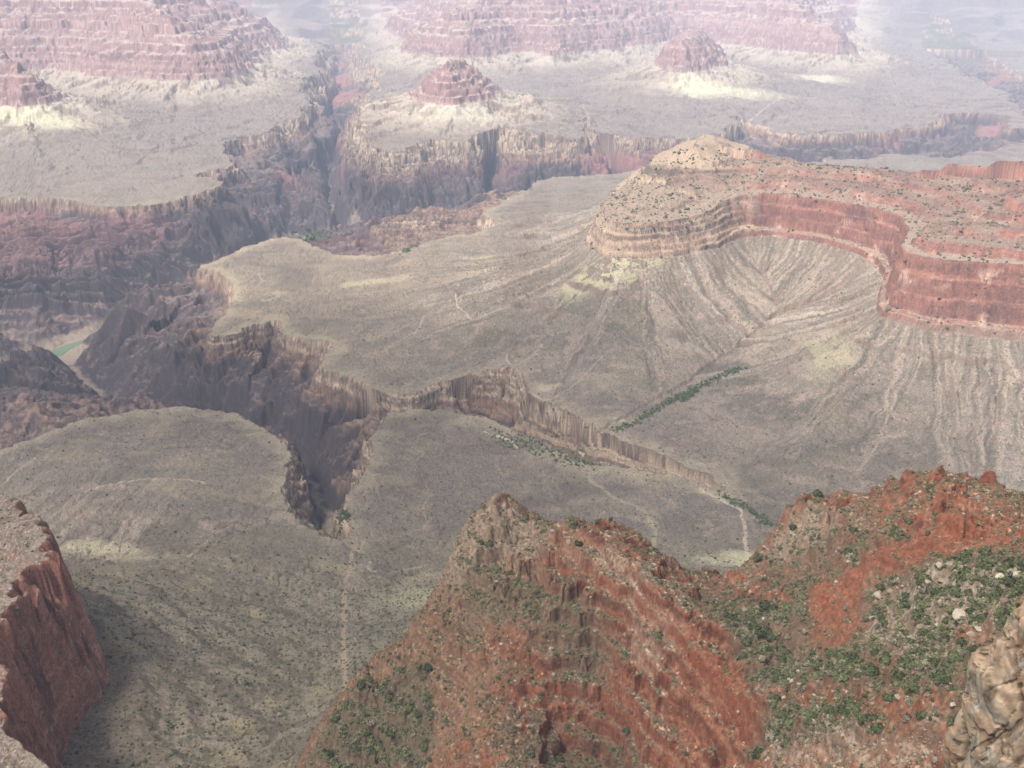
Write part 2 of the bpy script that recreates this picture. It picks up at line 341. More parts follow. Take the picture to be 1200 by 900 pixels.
# ------------------------------------------------------------------ terrain sheet: polar grid, rows dense where the ground is steep
QUICK = os.environ.get('QUICK')
AZ = math.radians(37.0); NA, NR = (1000, 1100) if QUICK else (1560, 2050)
CA, CR = 190, 1500
R0, R1 = 230.0, 19000.0
ca = np.linspace(-AZ, AZ, CA); u = np.linspace(0, 1, CR)
cr = np.exp(lerp(math.log(R0), math.log(R1), u))
gx = np.outer(np.sin(ca), cr).ravel(); gy = np.outer(np.cos(ca), cr).ravel()
cz, _f = height_big(gx.astype(np.float32), gy.astype(np.float32), False)
cz = cz.reshape(CA, CR)
COARSE = (ca, cr, cz)
log('coarse')
dz = np.diff(cz, axis=1); drr = np.diff(cr)[None, :]; rm = (.5 * (cr[1:] + cr[:-1]))[None, :]; zm = .5 * (cz[:, 1:] + cz[:, :-1])
sl = np.hypot(rm, zm)
vis = np.abs(drr * zm - dz * rm) / sl ** 2            # angle each bit of ground fills seen from the rim
# visibility from the rim with margin
el = np.arctan2(zm, rm); run = np.maximum.accumulate(el, axis=1); hid = sst(.0, .05, run - el)
wgt = vis * (1 - .93 * hid) + .06 * drr / sl
kw = np.hanning(13); kw /= kw.sum()
wgt = np.apply_along_axis(lambda c: np.convolve(np.pad(c, 6, mode='edge'), kw, 'valid'), 0, wgt)
kr = np.hanning(9); kr /= kr.sum()
wgt = np.apply_along_axis(lambda c: np.convolve(np.pad(c, 4, mode='edge'), kr, 'valid'), 1, wgt)
cdf = np.concatenate([np.zeros((CA, 1)), np.cumsum(wgt, 1)], 1); cdf /= cdf[:, -1:]
tq = np.linspace(0, 1, NR)
rows = np.array([np.interp(tq, cdf[i], cr) for i in range(CA)])
az = np.linspace(-AZ, AZ, NA); fi = (az + AZ) / (2 * AZ) * (CA - 1); i0 = np.clip(fi.astype(int), 0, CA - 2); ft = (fi - i0)[:, None]
RR = rows[i0] * (1 - ft) + rows[i0 + 1] * ft
PX = (np.sin(az)[:, None] * RR).astype(np.float32); PY = (np.cos(az)[:, None] * RR).astype(np.float32)
Z, FI = height_big(PX.ravel(), PY.ravel(), True)
Z = Z.reshape(NA, NR)
log('fine', Z.min(), Z.max())

# ray march for things that stand on the ground
def hit(px, py):
    d = ray(px, py); a = math.atan2(d[0], d[1]); j = int(round((a + AZ) / (2 * AZ) * (NA - 1))); j = min(max(j, 0), NA - 1)
    zr = RR[j] * d[2] / math.hypot(d[0], d[1]); below = np.nonzero(Z[j] >= zr)[0]
    k = below[0] if len(below) else NR - 1
    r = RR[j, k]; return math.sin(a) * r, math.cos(a) * r, float(Z[j, k])
def ground(x, y):
    z, f = height_big(np.atleast_1d(np.asarray(x, np.float32)), np.atleast_1d(np.asarray(y, np.float32)), True); return z, f

# ------------------------------------------------------------------ normals and colours of the ground
P3 = np.dstack([PX, PY, Z]).astype(np.float32)
du = np.gradient(P3, axis=0); dv = np.gradient(P3, axis=1)
NN = np.cross(dv, du); NN /= np.linalg.norm(NN, axis=2, keepdims=True) + 1e-9
NN *= np.sign(NN[..., 2:3] + 1e-9)
nz = NN[..., 2].ravel(); steep = np.degrees(np.arccos(np.clip(nz, 0, 1)))
def lin(*c):
    c = np.array(c, np.float32) / 255.0
    return np.where(c <= .04045, c / 12.92, ((c + .055) / 1.055) ** 2.4).astype(np.float32)
x = PX.ravel(); y = PY.ravel(); z = Z.ravel()
def area(pts, smooth=1): return Outline([hit(a, b)[:2] for a, b in pts], True, smooth)
def course(pts, smooth=2): return Outline([hit(a, b)[:2] for a, b in pts], False, smooth)
# bare red ground, pale rubble and thick scrub on the near slopes (outlines on the ground)
BARE = [area(p) for p in ([(948,812),(1000,818),(1088,840),(1060,846),(1000,836),(955,823)], [(935,700),(1000,664),(1062,640),(1050,658),(1010,682),(1036,735),(945,742)],
        [(800,742),(830,752),(868,792),(905,838),(868,868),(826,800)], [(1030,640),(1105,618),(1200,610),(1200,636),(1090,650)], [(1100,752),(1150,728),(1190,742),(1150,765)], [(1010,770),(1050,772),(1050,786),(1012,784)])]
SCREE = [area(p) for p in ([(925,872),(1000,862),(1115,858),(1125,910),(870,915)], [(1000,722),(1060,680),(1160,655),(1210,690),(1160,755),(1050,770)], [(552,612),(575,586),(612,604),(655,640),(575,655),(520,700),(506,690)],
        [(650,632),(685,616),(770,678),(835,702),(760,690),(690,655)], [(905,640),(940,602),(985,600),(960,625),(920,650)], [(740,730),(800,750),(770,780),(735,760)])]
THICK = [area(p) for p in ([(1000,690),(1060,668),(1110,652),(1210,646),(1210,740),(1165,795),(1100,825),(1000,805),(930,785),(895,762),(960,735)], [(832,702),(870,696),(965,716),(1000,740),(1000,800),(940,806),(885,800),(850,752)],
        [(872,842),(940,826),(1060,852),(1140,815),(1130,862),(1000,866),(925,876),(866,910)], [(365,885),(400,825),(500,765),(512,830),(498,910),(355,910)])]
SCRUB = [area(p) for p in ([(890,652),(960,612),(1052,612),(1062,652),(980,684),(900,704)], [(520,692),(560,645),(640,690),(720,740),(700,800),(620,770)], [(640,860),(720,850),(760,910),(600,910)])]
WASH = [(course(p), w, c, rr) for p, w, c, rr in (
    ([(655,492),(640,480),(624,462)], 2.0, (176, 160, 134), .5), ([(568,506),(585,512),(598,517),(606,525)], 3.4, (196, 180, 152), .7), ([(497,370),(492,386),(480,393),(465,401),(448,414)], 1.8, (168, 152, 126), .6), ([(415,640),(411,662),(405,690),(402,740),(404,790),(399,830)], 4.0, (150, 130, 108), .75),
    ([(415,640),(440,633),(480,625),(505,615),(495,600),(500,585),(515,577)], 1.5, (150, 136, 112), .6), ([(5,566),(15,557),(30,545),(42,538)], 2.2, (172, 158, 132), .6), ([(640,476),(667,457),(690,435),(713,413)], 1.8, (160, 146, 124), .55),
    ([(878,142),(905,121),(918,115),(906,107),(868,92)], 8, (176, 166, 150), .4), ([(682,122),(688,134),(690,146)], 6, (176, 166, 150), .4), ([(100,576),(130,566),(200,560),(240,566)], 2.4, (168, 154, 130), .7),
    ([(688,558),(720,585),(755,597),(770,618),(766,640)], 5, (150, 142, 112), .5), ([(820,574),(850,590),(880,602),(908,618)], 4, (176, 160, 138), .7), ([(534,345),(536,362),(552,374)], 2.2, (180, 166, 146), .6),
    ([(595,415),(592,424),(605,430),(628,415),(636,404)], 2.2, (180, 166, 146), .6), ([(435,658),(428,668),(450,672),(500,662)], 2.2, (160, 148, 126), .6))]
PATCH = [(hit(a, b), ra, rb, ro, c, k) for a, b, ra, rb, ro, c, k in (  # pale shale ground; a few ellipses paint sunlit spots into the colour
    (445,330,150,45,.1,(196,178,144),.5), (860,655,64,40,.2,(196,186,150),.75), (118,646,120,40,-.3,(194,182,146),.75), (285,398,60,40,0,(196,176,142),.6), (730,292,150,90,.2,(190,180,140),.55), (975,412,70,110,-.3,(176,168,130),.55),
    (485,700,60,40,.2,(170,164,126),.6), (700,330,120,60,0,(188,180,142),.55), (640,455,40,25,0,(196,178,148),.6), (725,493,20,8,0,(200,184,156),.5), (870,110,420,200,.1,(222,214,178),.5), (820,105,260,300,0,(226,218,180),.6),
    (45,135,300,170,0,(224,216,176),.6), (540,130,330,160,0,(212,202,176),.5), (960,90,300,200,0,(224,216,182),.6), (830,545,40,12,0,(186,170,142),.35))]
def colour(s):
    X, Y, ZZ, st = x[s], y[s], z[s], steep[s]; f = {k: v[s] for k, v in FI.items()}; r = f['r']; n = len(X)
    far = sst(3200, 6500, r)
    n1 = fbm(X / 300, Y / 300, 4, 60); n2 = fbm(X / 45, Y / 45, 4, 61); n3 = solid(X / 9, Y / 9, ZZ / 9, 3, 62); n4 = solid(X / 2.6, Y / 2.6, ZZ / 2.6, 2, 63)
    def mix(c, d, t): return c + (np.asarray(d, np.float32) - c) * np.clip(t, 0, 1)[:, None]
    nv = fbm((X * .8 + Y * .6) / (10 + 20 * far), ZZ / (6 + 10 * far), 4, 46, .6); nw = fbm((X * .6 - Y * .8) / (30 + 60 * far), ZZ / (13 + 12 * far), 3, 45)
    # platform
    c = np.tile(lin(118, 107, 92), (n, 1))
    c = mix(c, lin(99, 92, 80), sst(-.2, .6, n1)); c = mix(c, lin(138, 124, 100), sst(2200, 3000, r) * (1 - far) * .35); c = mix(c, lin(136, 123, 100), sst(.25, .8, n2) * .7)
    c = mix(c, lin(106, 90, 82), sst(.1, .7, fbm(X / 160, Y / 160, 3, 64)) * .6)
    c = mix(c, lin(150, 136, 106), sst(.4, .85, fbm(X / 210, Y / 120, 3, 65)) * .4)
    c = mix(c, lin(84, 79, 66), sst(.1, .6, n3) * .45); c = mix(c, lin(56, 56, 42), sst(.2, .5, n4) * .7 * (1 - far))
    c = mix(c, lin(178, 164, 140), sst(.62, .8, fbm(X / 5, Y / 5, 2, 59)) * .5 * (1 - far))
    c = mix(c, lin(136, 124, 104), f['wash'] * .2)
    c = mix(c, lin(146, 132, 110), f['net'] * .55 * sst(-.5, .3, n1)); c = mix(c, lin(72, 72, 54), f['net'] * .6 * sst(.2, -.5, n1))
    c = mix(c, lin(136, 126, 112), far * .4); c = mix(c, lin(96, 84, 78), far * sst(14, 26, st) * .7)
    c = mix(c, lin(152, 141, 114), sst(60, 5, f['dG'] + 25 * n2) * (f['dG'] > 0) * (1 - far) * .6); c = mix(c, lin(136, 124, 98), sst(.1, .6, fbm(X / 140, Y / 95, 4, 43)) * (1 - far) * .5); c = mix(c, lin(84, 78, 66), sst(.15, .6, fbm(X / 200, Y / 110, 4, 42)) * (1 - far) * .5)
    # apron under the Redwall
    ta = np.exp(-np.clip(f['dR'], 0, 1e5) / 420) * (f['dR'] < 5e8)
    s1 = f['sR'] + 8 * fbm(X / 120, Y / 120, 3, 11); dd = np.clip(f['dR'], 0, 4000)
    stk = fbm(s1 / 13 + .3 * n2 + .5 * n1, dd / 260, 4, 77, .65)
    tc = np.tile(lin(148, 137, 121), (n, 1)); tc = mix(tc, lin(158, 148, 112), sst(.15, .7, fbm(X / 190, Y / 190, 3, 66)) * sst(60, 200, f['dR']) * .8)
    tc = mix(tc, lin(106, 95, 80), sst(.2, 1.0, f['rib']) * .7); tc = mix(tc, lin(92, 84, 70), sst(.0, .55, stk) * .6); tc = mix(tc, lin(154, 140, 118), sst(.1, .5, -stk) * .5); tc = mix(tc, lin(150, 128, 112), sst(.1, .7, n2) * .45)
    tc = mix(tc, lin(84, 77, 62), sst(.1, .6, n3) * .5); tc = mix(tc, lin(62, 64, 46), sst(.2, .5, n4 + .35 * stk) * .7 * (1 - far)); tc = mix(tc, lin(186, 174, 152), sst(.6, .8, fbm(X / 5, Y / 5, 2, 58)) * .5 * (1 - far))
    c = mix(c, tc, sst(.12, .5, ta + .1 * n2))
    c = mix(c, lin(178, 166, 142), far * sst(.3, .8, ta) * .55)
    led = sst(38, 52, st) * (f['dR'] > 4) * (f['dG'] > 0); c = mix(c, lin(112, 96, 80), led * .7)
    # near basin and foot slopes greener
    nb = (1 - sst(1400, 1750, r)) * (f['dR'] > 0); c = mix(c, lin(126, 117, 94), nb * .6); c = mix(c, lin(66, 68, 48), nb * sst(.0, .5, n3 + .6 * n2) * .6)
    c = mix(c, lin(150, 138, 102), nb * sst(.25, .55, fbm(X / 110, Y / 110, 3, 67)) * .5)
    c = mix(c, lin(84, 72, 60), nb * sst(.0, .4, fbm(ZZ / 11, X / 400, 3, 57)) * .5 * (X < 60))
    # Redwall, Supai
    ins = (f['dR'] < 0)
    zz = ZZ + 5 * fbm(X / 150, Y / 150, 2, 68)
    rw = np.tile(lin(126, 87, 73), (n, 1)); band = fbm(zz / 16, X / 900, 3, 69); rw = mix(rw, lin(142, 98, 80), sst(.0, .7, band) * .6)
    stn = fbm(f['sR'] / 22, zz / 130, 4, 70); stn2 = fbm(f['sR'] / 70 + .5 * n2, zz / 45, 4, 56)
    rw = mix(rw, lin(96, 72, 64), sst(.05, .6, stn) * .4); rw = mix(rw, lin(196, 166, 142), sst(.35, .7, fbm(f['sR'] / 60, zz / 40, 3, 71)) * .7); rw = mix(rw, lin(92, 70, 62), sst(.1, .45, stn2) * .8); rw = mix(rw, lin(150, 104, 84), sst(.1, .5, fbm(f['sR'] / 130, zz / 28, 4, 40)) * .6)
    rw = mix(rw, lin(84, 66, 58), sst(.55, .8, fbm(f['sR'] / 9, zz / 90, 2, 55)) * .3)
    rw = mix(rw, lin(86, 66, 58), sst(.15, .55, nv) * .55); rw = mix(rw, lin(160, 120, 98), sst(.2, .55, -nv + .4 * nw) * .4)
    bed = fbm(ZZ / 4.2 + .3 * n2, (X + Y) / 220, 3, 38, .7); rw = mix(rw, lin(104, 78, 68), (1 - far) * sst(.1, .45, bed) * .55); rw = mix(rw, lin(150, 108, 88), (1 - far) * sst(.15, .5, -bed) * .45)
    promo = sst(.235, .195, X / np.maximum(Y, 1) + .02 * n2) * (r > 2300) * (r < 3700)
    rw = mix(rw, lin(150, 131, 108), promo * .7); rw = mix(rw, lin(78, 70, 62), promo * sst(-.1, .4, band + .35 * stn + .2 * n3) * .8)
    bd2 = fbm(zz / 7, X / 500, 3, 47); rw = mix(rw, lin(176, 160, 132), promo * sst(.05, .4, bd2) * .45); rw = mix(rw, lin(66, 60, 54), promo * sst(.0, .35, -bd2 + .5 * nv + .2 * stn) * .6)
    rw = mix(rw, lin(132, 114, 98), sst(-728, -746, zz) * .8 * (f['r'] > 1500))
    lbn = fbm(zz / 7, X / 700, 3, 53)
    fl = np.tile(lin(126, 106, 90), (n, 1)); fl = mix(fl, lin(114, 88, 76), sst(-.2, .45, n1 + .6 * lbn)); fl = mix(fl, lin(140, 126, 106), sst(.1, .6, n2) * .55); fl = mix(fl, lin(160, 138, 114), sst(.3, .6, lbn) * .45); fl = mix(fl, lin(104, 76, 64), sst(.15, .45, -lbn) * (1 - far) * .6)
    fl = mix(fl, lin(142, 128, 108), sst(-562, -592, zz) * (1 - far) * .6); fl = mix(fl, lin(54, 56, 40), sst(.35, .6, n4 + .4 * n3) * .6 * (1 - far)); fl = mix(fl, lin(172, 158, 136), sst(.55, .8, fbm(X / 4, Y / 4, 2, 54)) * .5 * (1 - far))
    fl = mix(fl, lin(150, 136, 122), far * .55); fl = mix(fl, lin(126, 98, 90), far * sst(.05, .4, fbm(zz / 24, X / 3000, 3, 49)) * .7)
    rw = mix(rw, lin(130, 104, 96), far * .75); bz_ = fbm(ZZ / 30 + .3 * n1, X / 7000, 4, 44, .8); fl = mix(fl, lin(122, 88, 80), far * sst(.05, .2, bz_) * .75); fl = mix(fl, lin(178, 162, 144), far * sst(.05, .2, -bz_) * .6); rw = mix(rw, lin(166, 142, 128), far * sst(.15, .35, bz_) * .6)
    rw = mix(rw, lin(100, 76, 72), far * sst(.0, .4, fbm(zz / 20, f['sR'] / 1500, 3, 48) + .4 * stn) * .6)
    cl = sst(30, 46, st)
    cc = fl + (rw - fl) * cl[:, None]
    left = ins & (X < -300) & (r < 1500)
    fl2 = np.tile(lin(140, 126, 108), (n, 1)); fl2 = mix(fl2, lin(112, 96, 80), sst(-.1, .5, n3)); fl2 = mix(fl2, lin(60, 60, 44), sst(.2, .5, n4 + .3 * n2) * .75); fl2 = mix(fl2, lin(196, 182, 162), sst(.45, .7, fbm(X / 3.5, Y / 3.5, 2, 52)) * .7); fl2 = mix(fl2, lin(142, 92, 72), sst(.35, .7, fbm(X / 60, Y / 60, 2, 51)) * .3)
    cl2 = sst(42, 58, st); rl = mix(rw, lin(142, 98, 78), .7 + 0 * stn); rl = mix(rl, lin(84, 62, 54), sst(.0, .5, stn + .5 * nv) * .6); rl = mix(rl, lin(172, 128, 100), sst(.2, .6, -nv) * .5)
    cc2 = fl2 + (rl - fl2) * cl2[:, None]
    cc = np.where(left[:, None], cc2, cc)
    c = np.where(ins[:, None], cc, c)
    tr = np.tile(lin(150, 132, 108), (n, 1)); tr = mix(tr, lin(80, 72, 62), sst(-.1, .4, band + .3 * stn) * cl * .85); tr = mix(tr, lin(150, 112, 98), far * .75)
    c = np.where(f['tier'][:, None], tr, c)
    # gorge
    g = f['dG'] < 0; dep = TONTO - ZZ
    tap = np.tile(lin(138, 111, 88), (n, 1)); tap = mix(tap, lin(112, 96, 82), sst(-100, -250, X) * .6); tap = mix(tap, lin(176, 160, 132), sst(16, 5, dep) * .7); tap = mix(tap, lin(78, 62, 54), sst(-.05, .4, fbm(ZZ / 8, f['dG'] / 200 + X / 400, 3, 72) + .35 * n3) * .85); tap = mix(tap, lin(158, 138, 114), sst(.1, .5, -nv + .4 * nw) * .45); tap = mix(tap, lin(62, 50, 44), sst(.15, .5, nv) * .5); tap = mix(tap, lin(88, 72, 62), sst(.05, .3, fbm(ZZ / 5 + .3 * n2, X / 600, 2, 39)) * .75)
    sc = np.tile(lin(80, 70, 65), (n, 1)); sc = mix(sc, lin(60, 52, 50), sst(-.3, .4, n1)); sc = mix(sc, lin(124, 100, 90), sst(.3, .75, fbm(X / 60 + ZZ / 80, Y / 60, 4, 73)) * .75)
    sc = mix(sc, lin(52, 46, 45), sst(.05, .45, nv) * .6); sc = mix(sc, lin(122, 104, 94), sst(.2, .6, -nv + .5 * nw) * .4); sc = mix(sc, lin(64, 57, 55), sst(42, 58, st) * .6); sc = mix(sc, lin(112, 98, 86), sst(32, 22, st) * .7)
    sc = mix(sc, lin(150, 122, 104), sst(-.1, .4, n2) * (np.hypot(X + 940, Y - 2350) < 330) * .6)
    hak = sst(-1130, -1060, ZZ) * far * sst(.1, .5, fbm(X / 900, Y / 900, 2, 74) + .3 * (X < -900))
    sc = mix(sc, lin(140, 98, 90), hak * .75)
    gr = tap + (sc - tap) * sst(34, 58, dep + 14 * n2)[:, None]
    shallow = (f['zV'] > -1030); gr = mix(gr, lin(92, 88, 66), shallow * sst(36, 24, st) * .85)
    gr = mix(gr, lin(160, 144, 118), sst(9, 4, f['dV']) * (f['zV'] > -1260) * .4)
    gr = mix(gr, lin(138, 124, 104), sst(88, 76, f['dV']) * (f['zV'] < -1262) * .7)
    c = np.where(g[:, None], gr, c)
    c = c * np.array([1.02, .985, 1.02], np.float32)
    # foreground reds
    fg = f['fg'] > .5
    soil = np.tile(lin(114, 80, 60), (n, 1)); soil = mix(soil, lin(112, 96, 78), sst(-.2, .5, n1 + .4 * n2)); soil = mix(soil, lin(128, 80, 56), sst(.2, .7, fbm(X / 30, Y / 30, 3, 75)) * .6); soil = mix(soil, lin(96, 70, 54), sst(.1, .6, n3) * .5)
    soil = mix(soil, lin(182, 160, 134), sst(.35, .65, n4 + .35 * n2) * .6); soil = mix(soil, lin(66, 62, 44), sst(.3, .6, solid(X / 1.7, Y / 1.7, ZZ / 1.7, 2, 50)) * .6)
    rock = np.tile(lin(124, 74, 52), (n, 1)); bz = ZZ + .04 * X; bb = fbm(bz / 3.2, X / 300, 3, 76); rock = mix(rock, lin(136, 92, 68), sst(0, .6, bb) * .7); rock = mix(rock, lin(84, 50, 40), sst(.1, .6, -bb + .3 * n4) * .6); rock = mix(rock, lin(144, 106, 82), sst(.15, .5, -nv) * .6); rock = mix(rock, lin(78, 48, 38), sst(.15, .5, nv) * .6)
    fc = soil + (rock - soil) * sst(40, 54, st)[:, None]
    if fg.any():
        k = np.nonzero(fg)[0]; xa, ya = X[k], Y[k]; q = 5 * n2[k] + 3 * n3[k]
        A = np.arctan2(xa, ya)
        fk = fc[k]; m3 = n3[k]; m4 = n4[k]
        lf = sst(.03, -.05, A + .05 * n2[k]) * sst(560, 620, r[k]); fk = mix(fk, lin(116, 100, 78), lf * .5)
        D = union(THICK, xa, ya, 60)[0]; fk = mix(fk, lin(92, 84, 66), sst(8, -6, D + q) * .75)
        D = union(SCRUB, xa, ya, 60)[0]; fk = mix(fk, lin(98, 82, 64), sst(10, -10, D + q) * .7)
        D = union(SCREE, xa, ya, 60)[0]; fk = mix(fk, lin(150, 136, 116), sst(8, -8, D + q) * (.2 + .5 * sst(-.1, .5, m3 + m4)))
        D = np.minimum(SCREE[2].query(xa, ya, 90)[0], SCREE[4].query(xa, ya, 90)[0]); fk = mix(fk, lin(136, 118, 98), sst(22, -10, D + 2 * q) * .75)
        D = SCRUB[1].query(xa, ya, 60)[0]; fk = mix(fk, lin(112, 98, 78), sst(12, -12, D + 2 * q) * .45)
        D = union(BARE, xa, ya, 60)[0]; fk = mix(fk, lin(122, 72, 50), sst(4, -5, D + q) * .7)
        fc[k] = fk
    c = np.where(fg[:, None], fc, c)
    for o, wd, cv, k in WASH:
        D, _, _ = o.query(X + .8 * n2 * wd, Y + .8 * n3 * wd, 80)
        c = mix(c, lin(*cv), sst(wd * 1.15, wd * .5, D) * k * (f['fg'] < .5))
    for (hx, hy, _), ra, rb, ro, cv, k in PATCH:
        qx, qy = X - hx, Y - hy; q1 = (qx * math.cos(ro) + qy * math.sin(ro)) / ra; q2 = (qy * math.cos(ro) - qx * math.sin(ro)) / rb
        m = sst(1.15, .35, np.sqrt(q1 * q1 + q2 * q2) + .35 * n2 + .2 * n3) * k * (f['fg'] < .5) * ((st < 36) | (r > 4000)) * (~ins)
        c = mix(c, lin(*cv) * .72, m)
    c *= (1 + .18 * n4 + .12 * n3)[:, None]
    return np.clip(c, .01, .8).astype(np.float32)
N = len(x)
CC = np.concatenate(list(POOL.map(colour, [slice(i, min(N, i + 80000)) for i in range(0, N, 80000)])))
log('colour')

# ------------------------------------------------------------------ materials
def new_mat(name, rough=.95):
    m = bpy.data.materials.new(name); m.use_nodes = True; nt = m.node_tree; b = nt.nodes['Principled BSDF']; b.inputs['Roughness'].default_value = rough; b.inputs['Specular IOR Level'].default_value = .15
    return m, nt, b
def ground_mat():
    m, nt, b = new_mat('ground_rock'); nd, lk = nt.nodes, nt.links
    at = nd.new('ShaderNodeAttribute'); at.attribute_name = 'col'
    tc = nd.new('ShaderNodeTexCoord')
    n1 = nd.new('ShaderNodeTexNoise'); n1.inputs['Scale'].default_value = .35; n1.inputs['Detail'].default_value = 6; n1.inputs['Roughness'].default_value = .65
    lk.new(tc.outputs['Object'], n1.inputs['Vector'])
    mr = nd.new('ShaderNodeMapRange'); mr.inputs['From Min'].default_value = .3; mr.inputs['From Max'].default_value = .7; mr.inputs['To Min'].default_value = .55; mr.inputs['To Max'].default_value = 1.42
    lk.new(n1.outputs['Fac'], mr.inputs['Value'])
    mx = nd.new('ShaderNodeMix'); mx.data_type = 'RGBA'; mx.blend_type = 'MULTIPLY'; mx.inputs['Factor'].default_value = 1
    lk.new(at.outputs['Color'], mx.inputs['A']); lk.new(mr.outputs['Result'], mx.inputs['B']); lk.new(mx.outputs['Result'], b.inputs['Base Color'])
    bp = nd.new('ShaderNodeBump'); bp.inputs['Strength'].default_value = .7; bp.inputs['Distance'].default_value = 1.0
    lk.new(n1.outputs['Fac'], bp.inputs['Height']); lk.new(bp.outputs['Normal'], b.inputs['Normal'])
    return m
GM = ground_mat()

def mesh_obj(name, V, faces, mats, cols=None, smooth=False, link=True):
    """V (n,3), faces (m,k) one size"""
    me = bpy.data.meshes.new(name); V = np.ascontiguousarray(V, np.float32); Fc = np.ascontiguousarray(faces, np.int32); k = Fc.shape[1]
    me.vertices.add(len(V)); me.vertices.foreach_set('co', V.ravel()); me.loops.add(Fc.size); me.loops.foreach_set('vertex_index', Fc.ravel())
    me.polygons.add(len(Fc)); me.polygons.foreach_set('loop_start', np.arange(0, Fc.size, k, dtype=np.int32))
    if smooth: me.polygons.foreach_set('use_smooth', np.ones(len(Fc), bool))
    else: me.polygons.foreach_set('use_smooth', np.zeros(len(Fc), bool))
    if cols is not None:
        a = me.attributes.new('col', 'FLOAT_COLOR', 'POINT'); a.data.foreach_set('color', np.column_stack([cols, np.ones(len(cols))]).astype(np.float32).ravel())
    for m in (mats if isinstance(mats, list) else [mats]): me.materials.append(m)
    me.update(calc_edges=True)
    o = bpy.data.objects.new(name, me)
    if link: COL.objects.link(o)
    return o
def tag(o, label, cat=None, kind=None, group=None):
    o['label'] = label
    if cat: o['category'] = cat
    if kind: o['kind'] = kind
    if group: o['group'] = group
    return o

# split the sheet into the pieces of land it is made of
ii = np.arange(NA * NR, dtype=np.int32).reshape(NA, NR)
Q = np.stack([ii[:-1, :-1], ii[1:, :-1], ii[1:, 1:], ii[:-1, 1:]], -1).reshape(-1, 4)
ctr = Q[:, 0]
fi_ = {k: v[ctr] for k, v in FI.items()}
reg = np.zeros(len(Q), np.int8)                                   # 0 platform
reg[(fi_['dR'] < 0) & (fi_['r'] < 4200)] = 2
reg[fi_['dG'] < 0] = 1
reg[(fi_['r'] > 4400) & (fi_['dG'] > 0)] = 3
reg[(fi_['dR'] < 0) & (fi_['r'] < 1500)] = 4
reg[fi_['fg'] > .5] = 5
NAMES = {0: ('plateau_ground', 'grey brown desert platform with pale washes around the dark gorge'), 1: ('gorge_terrain', 'dark rocky inner gorge cut below the grey platform'),
 2: ('cliff_mountain', 'long ridge of red and tan cliffs on the right above striped grey aprons'), 3: ('far_mountains', 'hazy buttes and terraces across the far side of the canyon'),
 4: ('promontory_hill', 'rubble topped promontory with a red cliff at the left edge'), 5: ('spur_hill', 'red soil spur and scrub slopes in the foreground')}
flat = P3.reshape(-1, 3)
for k, (nm, lb) in NAMES.items():
    q = Q[reg == k]
    if not len(q): continue
    used = np.zeros(NA * NR, bool); used[q.ravel()] = True; mp = np.cumsum(used, dtype=np.int64) - 1
    o = mesh_obj(nm, flat[used], mp[q], GM, CC[used], smooth=True)
    tag(o, lb, kind='structure')
log('terrain objects')


# ------------------------------------------------------------------ plants, stones, water
import bmesh
def ico(sub):
    bm = bmesh.new(); bmesh.ops.create_icosphere(bm, subdivisions=sub, radius=1.0)
    V = np.array([v.co[:] for v in bm.verts], np.float32); Fc = np.array([[v.index for v in f.verts] for f in bm.faces], np.int32); bm.free(); return V, Fc
def lump(V, amp, seed, fr=1.3): return V * (1 + amp * (fbm(V[:, 0] * fr + seed, V[:, 1] * fr + V[:, 2], 2, 80 + seed) + fbm(V[:, 1] * fr, V[:, 2] * fr - seed, 2, 90 + seed)) * .7)[:, None]
def bush_template(seed, leaves, core=1):
    """bushy crown: a lumpy core with leaf sprays standing off it; -> verts, tris, shade"""
    r_ = np.random.default_rng(seed); V, Fc = ico(core); V = lump(V, .35, seed); V = V * np.array([.78, .78, .6], np.float32); V[:, 2] += .42
    sh = np.full(len(V), .8, np.float32)
    d = r_.normal(size=(leaves, 3)); d[:, 2] = np.abs(d[:, 2]) * .9 - .12; d /= np.linalg.norm(d, axis=1, keepdims=True)
    lob = .78 + .32 * np.sin(3 * np.arctan2(d[:, 1], d[:, 0]) + seed) * .5 + r_.uniform(-.12, .26, leaves)
    c = d * lob[:, None] * np.array([.95, .95, .78]); c[:, 2] += .36
    a = r_.normal(size=(leaves, 3)); a /= np.linalg.norm(a, axis=1, keepdims=True); b = np.cross(a, d + .4 * r_.normal(size=(leaves, 3))); b /= np.linalg.norm(b, axis=1, keepdims=True) + 1e-6
    sz = r_.uniform(.16, .30, (leaves, 1))
    P = np.stack([c - a * sz, c + b * sz * .8, c + a * sz, c - b * sz * .8], 1).reshape(-1, 3); k = len(V) + 4 * np.arange(leaves)
    T = np.concatenate([np.stack([k, k + 1, k + 2], 1), np.stack([k, k + 2, k + 3], 1)])
    return np.vstack([V, P]).astype(np.float32), np.vstack([Fc, T]).astype(np.int32), np.concatenate([sh, np.repeat(r_.uniform(.7, 1.45, leaves), 4)]).astype(np.float32)
def stone_template(seed, sub=2, cuts=9):
    r_ = np.random.default_rng(seed + 900); V, Fc = ico(sub); V = lump(V, .25, seed)
    for _ in range(cuts):
        n = r_.normal(size=3); n /= np.linalg.norm(n); h = r_.uniform(.55, .85); d = V @ n - h; V = V - np.clip(d, 0, 9)[:, None] * n
    V = V * r_.uniform(.75, 1.1, 3); V[:, 2] *= .8
    return V.astype(np.float32), Fc, np.ones(len(V), np.float32)
